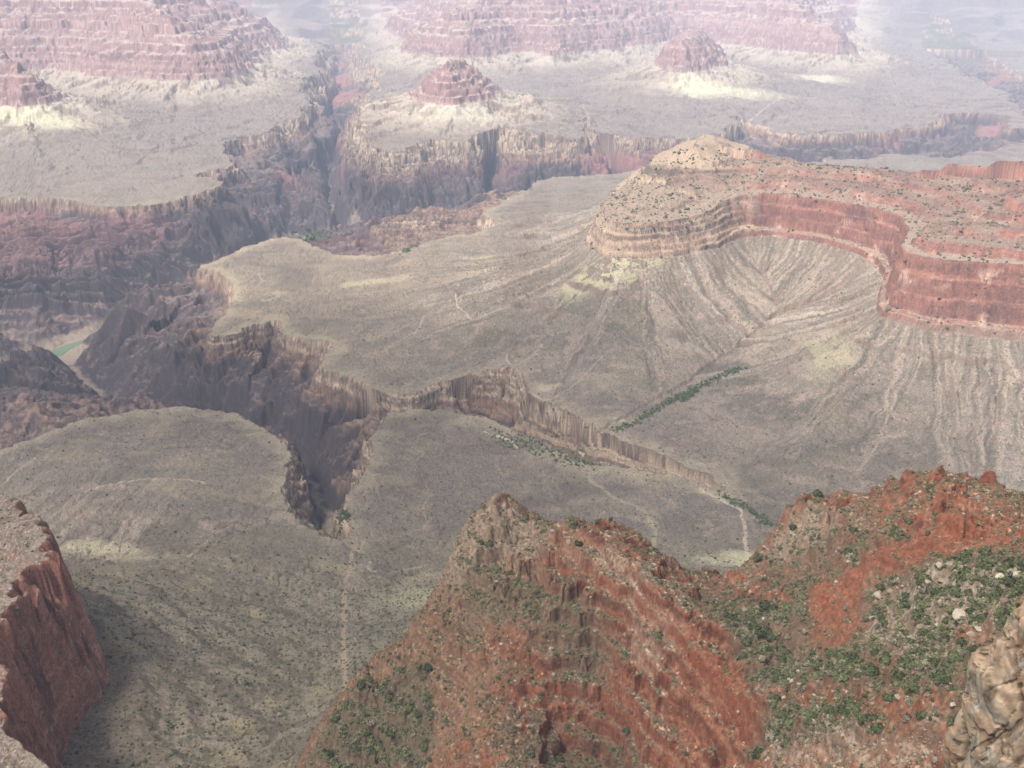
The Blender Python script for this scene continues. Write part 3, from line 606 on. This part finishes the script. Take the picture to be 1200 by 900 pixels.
def scatter(name, pts, size, tpls, base, mat, label, sink=.12, smooth=False):
    """merge many small plants or stones into one mesh: pts (n,3), size (n,), base (n,3) colours"""
    VV, FF, KK = [], [], []; off = 0; n = len(pts); pick = rng.integers(0, len(tpls), n); rot = rng.uniform(0, 6.283, n)
    for t, (V, Fc, sh) in enumerate(tpls):
        m = np.nonzero(pick == t)[0]
        if not len(m): continue
        c, s_ = np.cos(rot[m])[:, None], np.sin(rot[m])[:, None]
        X = (V[None, :, 0] * c - V[None, :, 1] * s_) * size[m, None]; Y = (V[None, :, 0] * s_ + V[None, :, 1] * c) * size[m, None]; ZZ = (V[None, :, 2] - sink) * size[m, None]
        P = np.stack([X, Y, ZZ], -1) + pts[m][:, None, :]
        VV.append(P.reshape(-1, 3)); FF.append((Fc[None] + (np.arange(len(m)) * len(V))[:, None, None] + off).reshape(-1, 3)); KK.append((base[m][:, None, :] * sh[None, :, None]).reshape(-1, 3)); off += len(m) * len(V)
    o = mesh_obj(name, np.vstack(VV), np.vstack(FF), mat, np.vstack(KK), smooth=smooth)
    return tag(o, label, kind='stuff')
def col_mat(name, rough=.9, bump=0):
    m, nt, b = new_mat(name, rough); nd, lk = nt.nodes, nt.links
    at = nd.new('ShaderNodeAttribute'); at.attribute_name = 'col'; tc = nd.new('ShaderNodeTexCoord')
    no = nd.new('ShaderNodeTexNoise'); no.inputs['Scale'].default_value = 2.2; no.inputs['Detail'].default_value = 5; lk.new(tc.outputs['Object'], no.inputs['Vector'])
    mr = nd.new('ShaderNodeMapRange'); mr.inputs['From Min'].default_value = .3; mr.inputs['From Max'].default_value = .7; mr.inputs['To Min'].default_value = .7; mr.inputs['To Max'].default_value = 1.25; lk.new(no.outputs['Fac'], mr.inputs['Value'])
    oi = nd.new('ShaderNodeObjectInfo'); m2 = nd.new('ShaderNodeMapRange'); m2.inputs['To Min'].default_value = .75; m2.inputs['To Max'].default_value = 1.25; lk.new(oi.outputs['Random'], m2.inputs['Value'])
    mu = nd.new('ShaderNodeMath'); mu.operation = 'MULTIPLY'; lk.new(mr.outputs['Result'], mu.inputs[0]); lk.new(m2.outputs['Result'], mu.inputs[1])
    mx = nd.new('ShaderNodeMix'); mx.data_type = 'RGBA'; mx.blend_type = 'MULTIPLY'; mx.inputs['Factor'].default_value = 1
    lk.new(at.outputs['Color'], mx.inputs['A']); lk.new(mu.outputs[0], mx.inputs['B']); lk.new(mx.outputs['Result'], b.inputs['Base Color'])
    if bump:
        bp = nd.new('ShaderNodeBump'); bp.inputs['Strength'].default_value = bump; bp.inputs['Distance'].default_value = .15; lk.new(no.outputs['Fac'], bp.inputs['Height']); lk.new(bp.outputs['Normal'], b.inputs['Normal'])
    return m
LEAF = col_mat('foliage'); STONE = col_mat('pale_limestone', bump=.6)

def visible(x, y, z, slack=.004):
    """seen from the rim? (elevation against the running skyline of the coarse survey)"""
    a = np.arctan2(x, y); r = np.hypot(x, y); j = np.clip(((a + AZ) / (2 * AZ) * (CA - 1)).round().astype(int), 0, CA - 1); k = np.clip(np.searchsorted(cr, r) - 2, 0, CR - 2)
    return np.arctan2(z + 2, r) > run[j, k] - slack
# near slopes
nc = 170000
a = rng.uniform(-.62, .62, nc); r = np.sqrt(rng.uniform(350 ** 2, 1000 ** 2, nc)); sx, sy = (np.sin(a) * r).astype(np.float32), (np.cos(a) * r).astype(np.float32)
sz, sf = ground(sx, sy)
gx2, _ = ground(sx + 2, sy); gy2, _ = ground(sx, sy + 2); sst_ = np.degrees(np.arctan(np.hypot(gx2 - sz, gy2 - sz) / 2))
dT = union(THICK, sx, sy, 200)[0]; dB = union(BARE, sx, sy, 200)[0]; dC = union(SCRUB, sx, sy, 200)[0]; dE = union(SCREE, sx, sy, 200)[0]
cl = fbm(sx / 22, sy / 22, 3, 100); wob = 6 * fbm(sx / 14, sy / 14, 2, 101)
cell = .5 * (1000 ** 2 - 350 ** 2) * 1.24 / nc                        # ground per candidate, m2
want = 1 / 11 * (1 + 1.3 * cl)
want = np.where(dC + wob < 0, 1 / 4 * (1 + cl), want); want = np.where(dT + wob < 0, 1 / 1.9 * (1 + .4 * cl), want); want = np.where(dE + wob < 0, want * .8, want)
want = np.where(dB + wob < -2, want * .08, want); want = want * sst(58, 40, sst_)
ok = (sf['fg'] > .5) & (rng.uniform(0, 1, nc) < want * cell) & visible(sx, sy, sz)
i_ = np.nonzero(ok)[0]; pts = np.column_stack([sx, sy, sz])[i_]; thick = (dT + wob < 0)[i_]
size = (rng.lognormal(0, .45, len(i_)) * np.where(thick, 1.15, .85)).clip(.5, 3.6)
hue = rng.uniform(0, 1, (len(i_), 1)); base = lin(72, 76, 52) * (1 - hue) + lin(116, 114, 82) * hue; grey = rng.uniform(0, 1, len(i_)) < .2; base[grey] = lin(120, 112, 92)
base *= rng.uniform(.65, 1.25, (len(i_), 1))
px_, py_ = project(pts[:, 0], pts[:, 1], pts[:, 2]); inn = (px_ > 4) & (px_ < 1196) & (py_ < 896) & ~((px_ > 1105) & (py_ > 735 + (1200 - px_) * 1.6))
show = np.where(inn & ~grey, size / np.linalg.norm(pts, axis=1), 0); big = np.argsort(-show)[:300]; small = np.setdiff1d(np.arange(len(i_)), big)
BT = [bush_template(k, 44) for k in range(6)]
scatter('scrub_undergrowth', pts[small], size[small], BT, base[small], LEAF, 'low desert scrub and small shrubs on the red slopes')
log('scrub', len(small))
BIG = []
for k in range(8):
    V, Fc, sh = bush_template(40 + k, 230, 2); h_ = rng.uniform(0, 1); b0 = (lin(68, 74, 48) * (1 - h_) + lin(100, 102, 70) * h_)
    BIG.append(mesh_obj('juniper_shrub', V - np.array([0, 0, .12], np.float32), Fc, LEAF, b0[None] * sh[:, None], link=False).data)
inT = [o.query(pts[:, 0].astype(np.float32), pts[:, 1].astype(np.float32), 300)[0] for o in THICK]; inE = union(SCREE, pts[:, 0].astype(np.float32), pts[:, 1].astype(np.float32), 300)[0]
for n_, k in enumerate(big):
    o = bpy.data.objects.new('juniper_shrub', BIG[n_ % 8]); COL.objects.link(o); o.location = pts[k]; o.scale = (size[k] * 1.05,) * 2 + (size[k] * rng.uniform(.85, 1.15),); o.rotation_euler = (0, 0, rng.uniform(0, 6.28))
    if inT[1][k] < 0: lb, g = 'dark green rounded shrub in the scrub filled gully between the two red slopes', 'shrubs in the gully'
    elif inT[2][k] < 0: lb, g = 'dark green shrub above the white scree at the bottom right', 'shrubs above the white scree'
    elif inT[3][k] < 0: lb, g = 'dark green shrub on the brown lower left flank of the spur', 'shrubs on the left flank of the spur'
    elif inT[0][k] < 0: lb, g = 'green rounded juniper shrub on the boulder strewn slope at the right', 'shrubs on the boulder slope'
    elif inE[k] < 0: lb, g = 'green shrub standing among pale rubble on the foreground slopes', 'shrubs among pale rubble'
    elif px_[k] > 850: lb, g = 'lone green shrub on the red soil of the right hand slope', 'shrubs on the red right hand slope'
    else: lb, g = 'lone green shrub on the bare red soil of the central spur', 'shrubs on the central spur'
    tag(o, lb, 'shrub', group=g)
# loose pale stones on the near slopes
nc = 90000
a = rng.uniform(-.62, .62, nc); r = np.sqrt(rng.uniform(350 ** 2, 1000 ** 2, nc)); sx, sy = (np.sin(a) * r).astype(np.float32), (np.cos(a) * r).astype(np.float32)
dE = np.stack([o.query(sx, sy, 60)[0] for o in SCREE]); wob = 7 * fbm(sx / 12, sy / 12, 2, 102)
dens = np.where(dE[0] + wob < 0, .8, np.where(dE[1] + wob < 0, .3, np.where(dE.min(0) + wob < 0, .14, .028))); cell = .5 * (1000 ** 2 - 350 ** 2) * 1.24 / nc
rep_ = rng.poisson(np.minimum(dens * cell, 4)); k = np.repeat(np.arange(nc), rep_); sx = sx[k] + rng.uniform(-1.5, 1.5, len(k)).astype(np.float32); sy = sy[k] + rng.uniform(-1.5, 1.5, len(k)).astype(np.float32)
sz, sf = ground(sx, sy); m = (sf['fg'] > .5) & visible(sx, sy, sz); pts = np.column_stack([sx, sy, sz])[m]
size = rng.lognormal(-.9, .6, len(pts)).clip(.18, 2.6); hue = rng.uniform(0, 1, (len(pts), 1)); base = lin(172, 158, 138) * (1 - hue) + lin(132, 106, 84) * hue
ST = [stone_template(k, 1, 6) for k in range(6)]
scatter('scree_rubble', pts, size, ST, base, STONE, 'loose pale stones scattered over the foreground slopes', sink=-.25)
log('rubble', len(pts))
nc = 210000
a = rng.uniform(-.60, .60, nc); r = np.sqrt(rng.uniform(370 ** 2, 860 ** 2, nc)); sx, sy = (np.sin(a) * r).astype(np.float32), (np.cos(a) * r).astype(np.float32)
sz, sf = ground(sx, sy); m = (sf['fg'] > .5) & visible(sx, sy, sz) & (rng.uniform(0, 1, nc) < .45 + .8 * fbm(sx / 9, sy / 9, 2, 160)); pts = np.column_stack([sx, sy, sz])[m]; kind = rng.uniform(0, 1, len(pts)) < .55
size = rng.lognormal(-1.0, .42, len(pts)).clip(.16, .95); hue = rng.uniform(0, 1, (len(pts), 1)); base = lin(150, 112, 86) * (1 - hue) + lin(112, 72, 52) * hue
scatter('talus_gravel', pts[kind], size[kind], ST, base[kind], STONE, 'broken red brown stones strewn over the spur and near slopes', sink=-.3)
TU = []
for k in range(6):
    V, Fc = ico(1); V = lump(V, .6, k + 7); V[:, 2] = V[:, 2] * .7 + .35; TU.append((V.astype(np.float32), Fc, rng.uniform(.75, 1.3, len(V)).astype(np.float32)))
base = lin(84, 82, 58) * (1 - hue) + lin(120, 110, 82) * hue
scatter('dry_grass', pts[~kind], size[~kind] * 1.25, TU, base[~kind], LEAF, 'tufts of dry grass and tiny scrub on the near slopes')
log('tufts', len(pts))
# boulders one could point at
BO = [(1029,697,3.6,'large cream boulder, left of the pair at the edge of the red soil'), (1043,694,2.2,'smaller cream boulder right beside the large one on the scrub slope'), (1101,664,2.9,'cream boulder highest on the green slope below the red knob'),
 (1172,677,3.4,'blocky pale boulder near the right edge, left of its twin'), (1193,676,3.6,'blocky pale boulder touching the right edge of the view'), (1086,682,2.7,'rough grey boulder in the broken pale pile on the green slope'),
 (1103,680,1.9,'small white boulder just right of the broken pale pile'), (1126,724,5.2,'biggest tan craggy boulder in the middle of the green slope'), (1146,737,3.0,'flat pale boulder below right of the biggest tan boulder'), (1137,744,2.2,'low white slab under the flat pale boulder'),
 (1161,705,1.8,'small tan wedge boulder between the craggy boulder and the right edge'), (1052,818,1.9,'white boulder alone in scrub above the long red strip'), (1098,733,1.6,'grey boulder left of the biggest tan boulder'), (928,799,2.0,'pale upright boulder at the left end of the red strip'),
 (936,801,1.4,'small pale boulder beside the upright one near the red strip'), (865,836,1.3,'small white boulder on bare red soil right of the spur'), (1014,782,1.2,'small pale boulder below the red soil patch'), (1116,826,1.6,'white boulder in bright green scrub beside the tan outcrop'),
 (646,760,2.4,'flat white slab on the red central spur'), (604,797,1.5,'small white boulder low on the red central spur'), (587,755,1.7,'pinkish white boulder on the left of the central spur'), (582,682,1.8,'white boulder among shrubs below the spur tip'),
 (840,612+90,1.5,'pale boulder on the crest right of the red cliff'), (895,726,1.6,'pale boulder at the mouth of the scrub gully'), (980,682,1.4,'white boulder on the red slope left of the cream pair'), (822,772,1.2,'pale stone on the red slope beside the cliff edge')]
for n_, (px, py, sz_, lb) in enumerate(BO):
    X, Y, ZZ = hit(px, py + 1.5); V, Fc, sh = stone_template(60 + n_, 3, 12); h_ = rng.uniform(0, 1); b0 = lin(170, 158, 138) * (1 - h_) + lin(146, 130, 110) * h_
    o = mesh_obj('boulder', V * sz_ * 1.0, Fc, STONE, b0[None] * sh[:, None]); o.location = (X, Y, ZZ + .34 * sz_); tag(o, lb, 'boulder')
# middle distance: speckle of brush
nc = 150000
a = rng.uniform(-.60, .60, nc); r = np.sqrt(rng.uniform(850 ** 2, 3300 ** 2, nc)); sx, sy = (np.sin(a) * r).astype(np.float32), (np.cos(a) * r).astype(np.float32)
sz, sf = ground(sx, sy)
cl = fbm(sx / 60, sy / 60, 4, 103); s1 = sf['sR'] + 8 * fbm(sx / 120, sy / 120, 3, 11); stk = fbm(s1 / 17, sf['dR'] / 420, 4, 77, .6)
tal = np.exp(-np.clip(sf['dR'], 0, 1e5) / 420)
want = .05 + .16 * sst(.0, .6, cl) + .55 * tal * sst(-.1, .5, stk) * (sf['dR'] > 0) + .7 * sst(1700, 1300, r); want = np.where(sf['dR'] < 0, .10 + .3 * sst(0, .5, cl), want); want = np.where(sf['dG'] < 0, .06, want)
ok = (sf['fg'] < .5) & (rng.uniform(0, 1, nc) < want) & visible(sx, sy, sz, .01); i_ = np.nonzero(ok)[0]; pts = np.column_stack([sx, sy, sz])[i_]
size = rng.lognormal(.05, .4, len(i_)).clip(.5, 3.2) * np.where((sf['dR'][i_] < 0) & (sf['r'][i_] > 1800), 2.1, 1.0); hue = rng.uniform(0, 1, (len(i_), 1)); base = (lin(60, 64, 44) * (1 - hue) + lin(92, 88, 66) * hue)
SP = []
for k in range(6):
    V, Fc = ico(1); V = lump(V, .5, k); V[:, 2] = V[:, 2] * .8 + .4; SP.append((V.astype(np.float32), Fc, (1 + .3 * V[:, 0]).astype(np.float32) * 0 + 1))
scatter('brush_vegetation', pts, size, SP, base, LEAF, 'dark specks of desert brush on the grey aprons and basin')
log('brush', len(pts))
# green ribbon along the creeks
cx = []
for line, wd, n_, s0 in (([(720,506),(745,495),(770,480),(800,460),(835,446),(870,432)], 13, 420, 2.3), ([(800,470),(815,458)], 14, 120, 2.6), ([(845,580),(870,592),(890,606),(902,618)], 10, 160, 2.0), ([(575,508),(620,520),(660,535),(700,548)], 32, 420, 1.7), ([(640,492),(660,512),(690,530)], 18, 160, 1.7), ([(358,272),(366,278),(372,288)], 60, 520, 8.0), ([(475,297),(492,286)], 25, 120, 4.0), ([(395,622),(404,600),(400,630)], 16, 200, 1.8)):
    H = [hit(*p)[:2] for p in line]; P = chaikin(H, False, 2); sg = np.hypot(*np.diff(P, axis=0).T); c_ = np.concatenate([[0], np.cumsum(sg)]); u_ = rng.uniform(0, c_[-1], n_)
    cx.append(np.column_stack([np.interp(u_, c_, P[:, 0]) + rng.normal(0, wd * .5, n_), np.interp(u_, c_, P[:, 1]) + rng.normal(0, wd * .5, n_), s0 * rng.lognormal(0, .35, n_)]))
cx = np.vstack(cx); sz, _ = ground(cx[:, 0], cx[:, 1]); hue = rng.uniform(0, 1, (len(cx), 1)); base = lin(50, 68, 36) * (1 - hue) + lin(86, 96, 56) * hue
scatter('creekside_vegetation', np.column_stack([cx[:, 0], cx[:, 1], sz]), cx[:, 2], BT[:3], base, LEAF, 'green cottonwoods and brush along the creek beds and river delta')
# the river
P = chaikin([W(a, b, z_) for a, b, z_ in V_px[0]], False, 2); tn = np.gradient(P, axis=0); tn /= np.linalg.norm(tn, axis=1, keepdims=True); nn = np.column_stack([-tn[:, 1], tn[:, 0]]); V = []
for k in range(len(P)): V += [(*(P[k] + nn[k] * 36), -1270.6), (*(P[k] - nn[k] * 36), -1270.6)]
wm, nt, b = new_mat('river_water', .7); b.inputs['Base Color'].default_value = (*lin(92, 104, 82), 1); b.inputs['Specular IOR Level'].default_value = .05
nz_ = nt.nodes.new('ShaderNodeTexNoise'); nz_.inputs['Scale'].default_value = .3; bp = nt.nodes.new('ShaderNodeBump'); bp.inputs['Strength'].default_value = .3; nt.links.new(nz_.outputs['Fac'], bp.inputs['Height']); nt.links.new(bp.outputs['Normal'], b.inputs['Normal'])
tag(mesh_obj('river', V, [(2 * k, 2 * k + 1, 2 * k + 3, 2 * k + 2) for k in range(len(P) - 1)], wm), 'green river glimpsed at the bottom of the dark gorge', kind='structure')
# limestone outcrop of the rim, close by at the lower right
edge = [(1116,930),(1116,900),(1124,880),(1131,865),(1139,845),(1146,822),(1150,800),(1157,788),(1168,778),(1177,768),(1186,752),(1200,735),(1216,716),(1240,690),(1280,650),(1340,610)]
E = np.array([Wr(a - 10, b - 6, 24.0) for a, b in edge]); zs = np.concatenate([np.linspace(-60, E[0, 2], 60)[:-1], np.linspace(E[0, 2], E[-1, 2], 300)]); nt_ = 420
xl = np.interp(zs, E[:, 2], E[:, 0]); yl = np.interp(zs, E[:, 2], E[:, 1]); xl[:59] = E[0, 0] - (E[0, 2] - zs[:59]) * .25
th = np.linspace(0, 2 * math.pi, nt_, endpoint=False); ux = np.sign(np.cos(th)) * np.abs(np.cos(th)) ** .75; uy = np.sign(np.sin(th)) * np.abs(np.sin(th)) ** .75
xl = xl + .12; xr = E[-1, 0] + 2.5; half = (xr - xl) / 2
OX = (xl + half)[:, None] + half[:, None] * ux[None]; OY = yl[:, None] + np.minimum(half, 4.5)[:, None] * np.where(uy > 0, .22, .8)[None] * uy[None]; OZ = np.repeat(zs[:, None], nt_, 1)
nrm = np.stack([np.cos(th)[None] + 0 * OX, np.sin(th)[None] + 0 * OX], -1)
b1 = fbm(OX / 1.6 + OZ / 5, OY / 1.6 - OZ / 3.4, 3, 110); b2 = ridged(OX / .8 + OZ * .22, OY / .8 + OZ * .3, 5, 111, .6); b3 = fbm(OX / .22 + OZ, OY / .22 - OZ * .8, 3, 112)
def joints(P, size, seed):           # broken faces: every block between joints gets a plane of its own
    r_ = np.random.default_rng(seed); lo = P.min(0) - 1; hi = P.max(0) + 1; n_ = int(np.prod((hi - lo) / size)); Cn = r_.uniform(lo, hi, (n_, 3)) / size; Nn = r_.normal(size=(n_, 3)); Nn /= np.linalg.norm(Nn, axis=1, keepdims=True)
    out = np.zeros(len(P)); gap = np.zeros(len(P))
    for i in range(0, len(P), 4000):
        Q = P[i:i + 4000] / size; d2 = (Q ** 2).sum(1)[:, None] + (Cn ** 2).sum(1)[None] - 2 * Q @ Cn.T; a = np.argpartition(d2, 1, 1)[:, :2]; dd = np.take_along_axis(d2, a, 1); o_ = np.argsort(dd, 1); a = np.take_along_axis(a, o_, 1); dd = np.sqrt(np.maximum(np.take_along_axis(dd, o_, 1), 0))
        out[i:i + 4000] = ((Q - Cn[a[:, 0]]) * Nn[a[:, 0]]).sum(1) + .5 * Nn[a[:, 0], 2]; gap[i:i + 4000] = dd[:, 1] - dd[:, 0]
    return out, gap
PQ = np.column_stack([OX.ravel() + .15 * b3.ravel(), OY.ravel(), OZ.ravel() + .3 * b1.ravel()]); vis_ = PQ[:, 2] > -24
j1 = np.zeros(len(PQ)); g1 = np.ones(len(PQ)); j2 = j1.copy(); g2 = g1.copy()
j1[vis_], g1[vis_] = joints(PQ[vis_], np.array([1.1, 1.1, 2.3]), 5); j2[vis_], g2[vis_] = joints(PQ[vis_], np.array([.42, .42, .8]), 6)
j1, g1, j2, g2 = [v.reshape(OX.shape) for v in (j1, g1, j2, g2)]; cr_ = np.minimum(g1, g2 * 1.4)
dsp = .05 * b1 + .03 * (b2 - .5) + .02 * b3 + .30 * np.clip(j1, -.8, .8) + .13 * np.clip(j2, -.8, .8) - .10 * (1 - sst(0, .08, g1)) - .04 * (1 - sst(0, .1, g2))
dsp *= np.minimum(half / 1.2, 1)[:, None]
OX = OX + nrm[..., 0] * dsp; OY = OY + nrm[..., 1] * dsp; OZ = OZ + .12 * b2
ix = np.arange(len(zs) * nt_).reshape(len(zs), nt_); nx = np.roll(ix, -1, 1); Fq = np.stack([ix[:-1], nx[:-1], nx[1:], ix[1:]], -1).reshape(-1, 4)
oc = np.tile(lin(146, 122, 100), (OX.size, 1)); B1, B2, B3, CR_ = b1.ravel(), b2.ravel(), b3.ravel(), cr_.ravel(); ox, oy, oz = OX.ravel(), OY.ravel(), OZ.ravel()
def mx_(c, d, t): return c + (d - c) * np.clip(t, 0, 1)[:, None]
pn = fbm(ox / .8 + oz * .6, oy / .8 - oz * .7, 4, 114); pm = fbm(ox / .35 - oz, oy / .35 + oz * .9, 3, 115)
oc = mx_(oc, lin(160, 140, 116), sst(-.1, .5, pn)); oc = mx_(oc, lin(142, 104, 76), sst(.15, .6, -pn + .3 * pm) * .6); oc = mx_(oc, lin(124, 116, 102), sst(.0, .4, fbm(ox / 1.3 + oz * .3, oz / 1.6, 4, 116) + .3 * pm) * .85); oc = mx_(oc, lin(84, 66, 52), sst(.3, .6, pm + .4 * pn) * .7); oc = mx_(oc, lin(190, 184, 166), sst(.5, .75, pm - .3 * pn + .2) * .5); oc = mx_(oc, lin(70, 56, 46), sst(.07, .0, CR_) * .7)
o = mesh_obj('rock_outcrop', np.column_stack([ox, oy, oz]), Fq, STONE, np.clip(oc, .01, .8), smooth=True); tag(o, 'tan and orange weathered limestone outcrop close by at the bottom right corner', 'rock outcrop')
log('stones')


# ------------------------------------------------------------------ light, air, camera
SUN_EL, SUN_AZ = 60.0, 228.0           # compass style: 0 = +Y (ahead), clockwise; light from behind on the left
w = bpy.data.worlds.new('World'); scene.world = w; w.use_nodes = True; nt = w.node_tree
bg = nt.nodes['Background']; sky = nt.nodes.new('ShaderNodeTexSky'); sky.sky_type = 'NISHITA'; sky.sun_disc = False
sky.sun_elevation = math.radians(SUN_EL); sky.sun_rotation = math.radians(SUN_AZ); sky.air_density = 1.0; sky.dust_density = 2.5; sky.ozone_density = 1.0; sky.altitude = 2000
bw = nt.nodes.new('ShaderNodeRGBToBW'); veil = nt.nodes.new('ShaderNodeMix'); veil.data_type = 'RGBA'; veil.blend_type = 'MULTIPLY'; veil.inputs['Factor'].default_value = 1; veil.inputs['B'].default_value = (1.0, .97, .945, 1)
mixs = nt.nodes.new('ShaderNodeMix'); mixs.data_type = 'RGBA'; mixs.inputs['Factor'].default_value = .7           # thin cloud veils the blue
nt.links.new(sky.outputs[0], bw.inputs[0]); nt.links.new(bw.outputs[0], veil.inputs['A']); nt.links.new(sky.outputs[0], mixs.inputs['A']); nt.links.new(veil.outputs['Result'], mixs.inputs['B'])
nt.links.new(mixs.outputs['Result'], bg.inputs[0]); bg.inputs[1].default_value = .095
ld = bpy.data.lights.new('sun', 'SUN'); ld.energy = 2.7; ld.angle = math.radians(8); ld.color = (1, .972, .955)
lo = bpy.data.objects.new('sun', ld); COL.objects.link(lo)
from mathutils import Vector
a = math.radians(SUN_AZ); e = math.radians(SUN_EL)
sd = Vector((math.sin(a) * math.cos(e), math.cos(a) * math.cos(e), math.sin(e)))
lo.rotation_euler = (-sd).to_track_quat('-Z', 'Y').to_euler()

# the cloud that shades the near side of the canyon, drifting above the frame
cm = bpy.data.materials.new('cloud'); cm.use_nodes = True; nt = cm.node_tree; nt.nodes.clear()
out = nt.nodes.new('ShaderNodeOutputMaterial'); tl = nt.nodes.new('ShaderNodeBsdfTranslucent'); tl.inputs[0].default_value = (.9, .9, .9, 1); df = nt.nodes.new('ShaderNodeBsdfTransparent'); tcn = nt.nodes.new('ShaderNodeTexCoord'); no = nt.nodes.new('ShaderNodeTexNoise'); no.inputs['Scale'].default_value = .0011; no.inputs['Detail'].default_value = 4
mr = nt.nodes.new('ShaderNodeMapRange'); mr.inputs['From Min'].default_value = .38; mr.inputs['From Max'].default_value = .62; mr.inputs['To Min'].default_value = .48; mr.inputs['To Max'].default_value = .85
ms = nt.nodes.new('ShaderNodeMixShader'); nt.links.new(tcn.outputs['Object'], no.inputs['Vector']); nt.links.new(no.outputs['Fac'], mr.inputs['Value']); nt.links.new(mr.outputs['Result'], ms.inputs[0]); nt.links.new(tl.outputs[0], ms.inputs[1]); nt.links.new(df.outputs[0], ms.inputs[2]); nt.links.new(ms.outputs[0], out.inputs['Surface'])
tt = 2500 / math.sin(e); ccx, ccy = -1250 + sd.x * tt, 700 + sd.y * tt
nr_, na_ = 40, 160; rr_ = np.linspace(.02, 1, nr_)[:, None]; aa_ = np.linspace(0, 2 * math.pi, na_, endpoint=False)[None]
lim = 2500 * (1 + .22 * fbm(np.cos(aa_) * 2.2, np.sin(aa_) * 2.2, 4, 130)); cxx = np.cos(aa_) * rr_ * lim; cyy = np.sin(aa_) * rr_ * lim; th_ = 260 * np.sqrt(np.maximum(1 - rr_ ** 4, 0)) * (1 + .5 * fbm(cxx / 700, cyy / 700, 4, 131))
tp = np.stack([cxx, cyy, th_ * 1.4], -1).reshape(-1, 3); bt = np.stack([cxx, cyy, -.35 * th_], -1).reshape(-1, 3); ix = np.arange(nr_ * na_).reshape(nr_, na_); nx = np.roll(ix, -1, 1)
q1 = np.stack([ix[:-1], ix[1:], nx[1:], nx[:-1]], -1).reshape(-1, 4); q2 = q1[:, ::-1] + nr_ * na_; V = np.vstack([tp, bt]); V[:, 0] += ccx; V[:, 1] += ccy; V[:, 2] += 1600
tag(mesh_obj('cloud', V, np.vstack([q1, q2]), cm, smooth=True), 'broad pale cloud overhead shading the near side of the canyon', kind='structure')

hz = bpy.data.materials.new('haze_air'); hz.use_nodes = True; nt = hz.node_tree; nt.nodes.clear()
out = nt.nodes.new('ShaderNodeOutputMaterial'); pv = nt.nodes.new('ShaderNodeVolumePrincipled'); nt.links.new(pv.outputs[0], out.inputs['Volume'])
pv.inputs['Color'].default_value = (.70, .80, 1.0, 1); pv.inputs['Density'].default_value = .38e-4; pv.inputs['Anisotropy'].default_value = -.25
bx0, bx1, by0, by1, bz0, bz1 = -13000, 13000, -700, 19800, -1330, 260
V = [(a, b, c) for a in (bx0, bx1) for b in (by0, by1) for c in (bz0, bz1)]
hzo = mesh_obj('haze', V, [(0, 1, 3, 2), (4, 6, 7, 5), (0, 4, 5, 1), (2, 3, 7, 6), (0, 2, 6, 4), (1, 5, 7, 3)], hz)
tag(hzo, 'pale lavender haze filling the canyon', kind='stuff')

cam = bpy.data.cameras.new('camera'); cam.sensor_width = 36; cam.lens = F / 1200 * 36; cam.clip_start = .5; cam.clip_end = 60000
co = bpy.data.objects.new('camera', cam); COL.objects.link(co); co.rotation_euler = (math.pi / 2 - PITCH, 0, 0); scene.camera = co
vs = scene.view_settings; vs.view_transform = 'Standard'; vs.look = 'None'; vs.exposure = 1.5; vs.gamma = 1; vs.use_curve_mapping = False
cy = scene.cycles; cy.max_bounces = 6; cy.diffuse_bounces = 3; cy.volume_bounces = 3; cy.use_denoising = True
log('done')
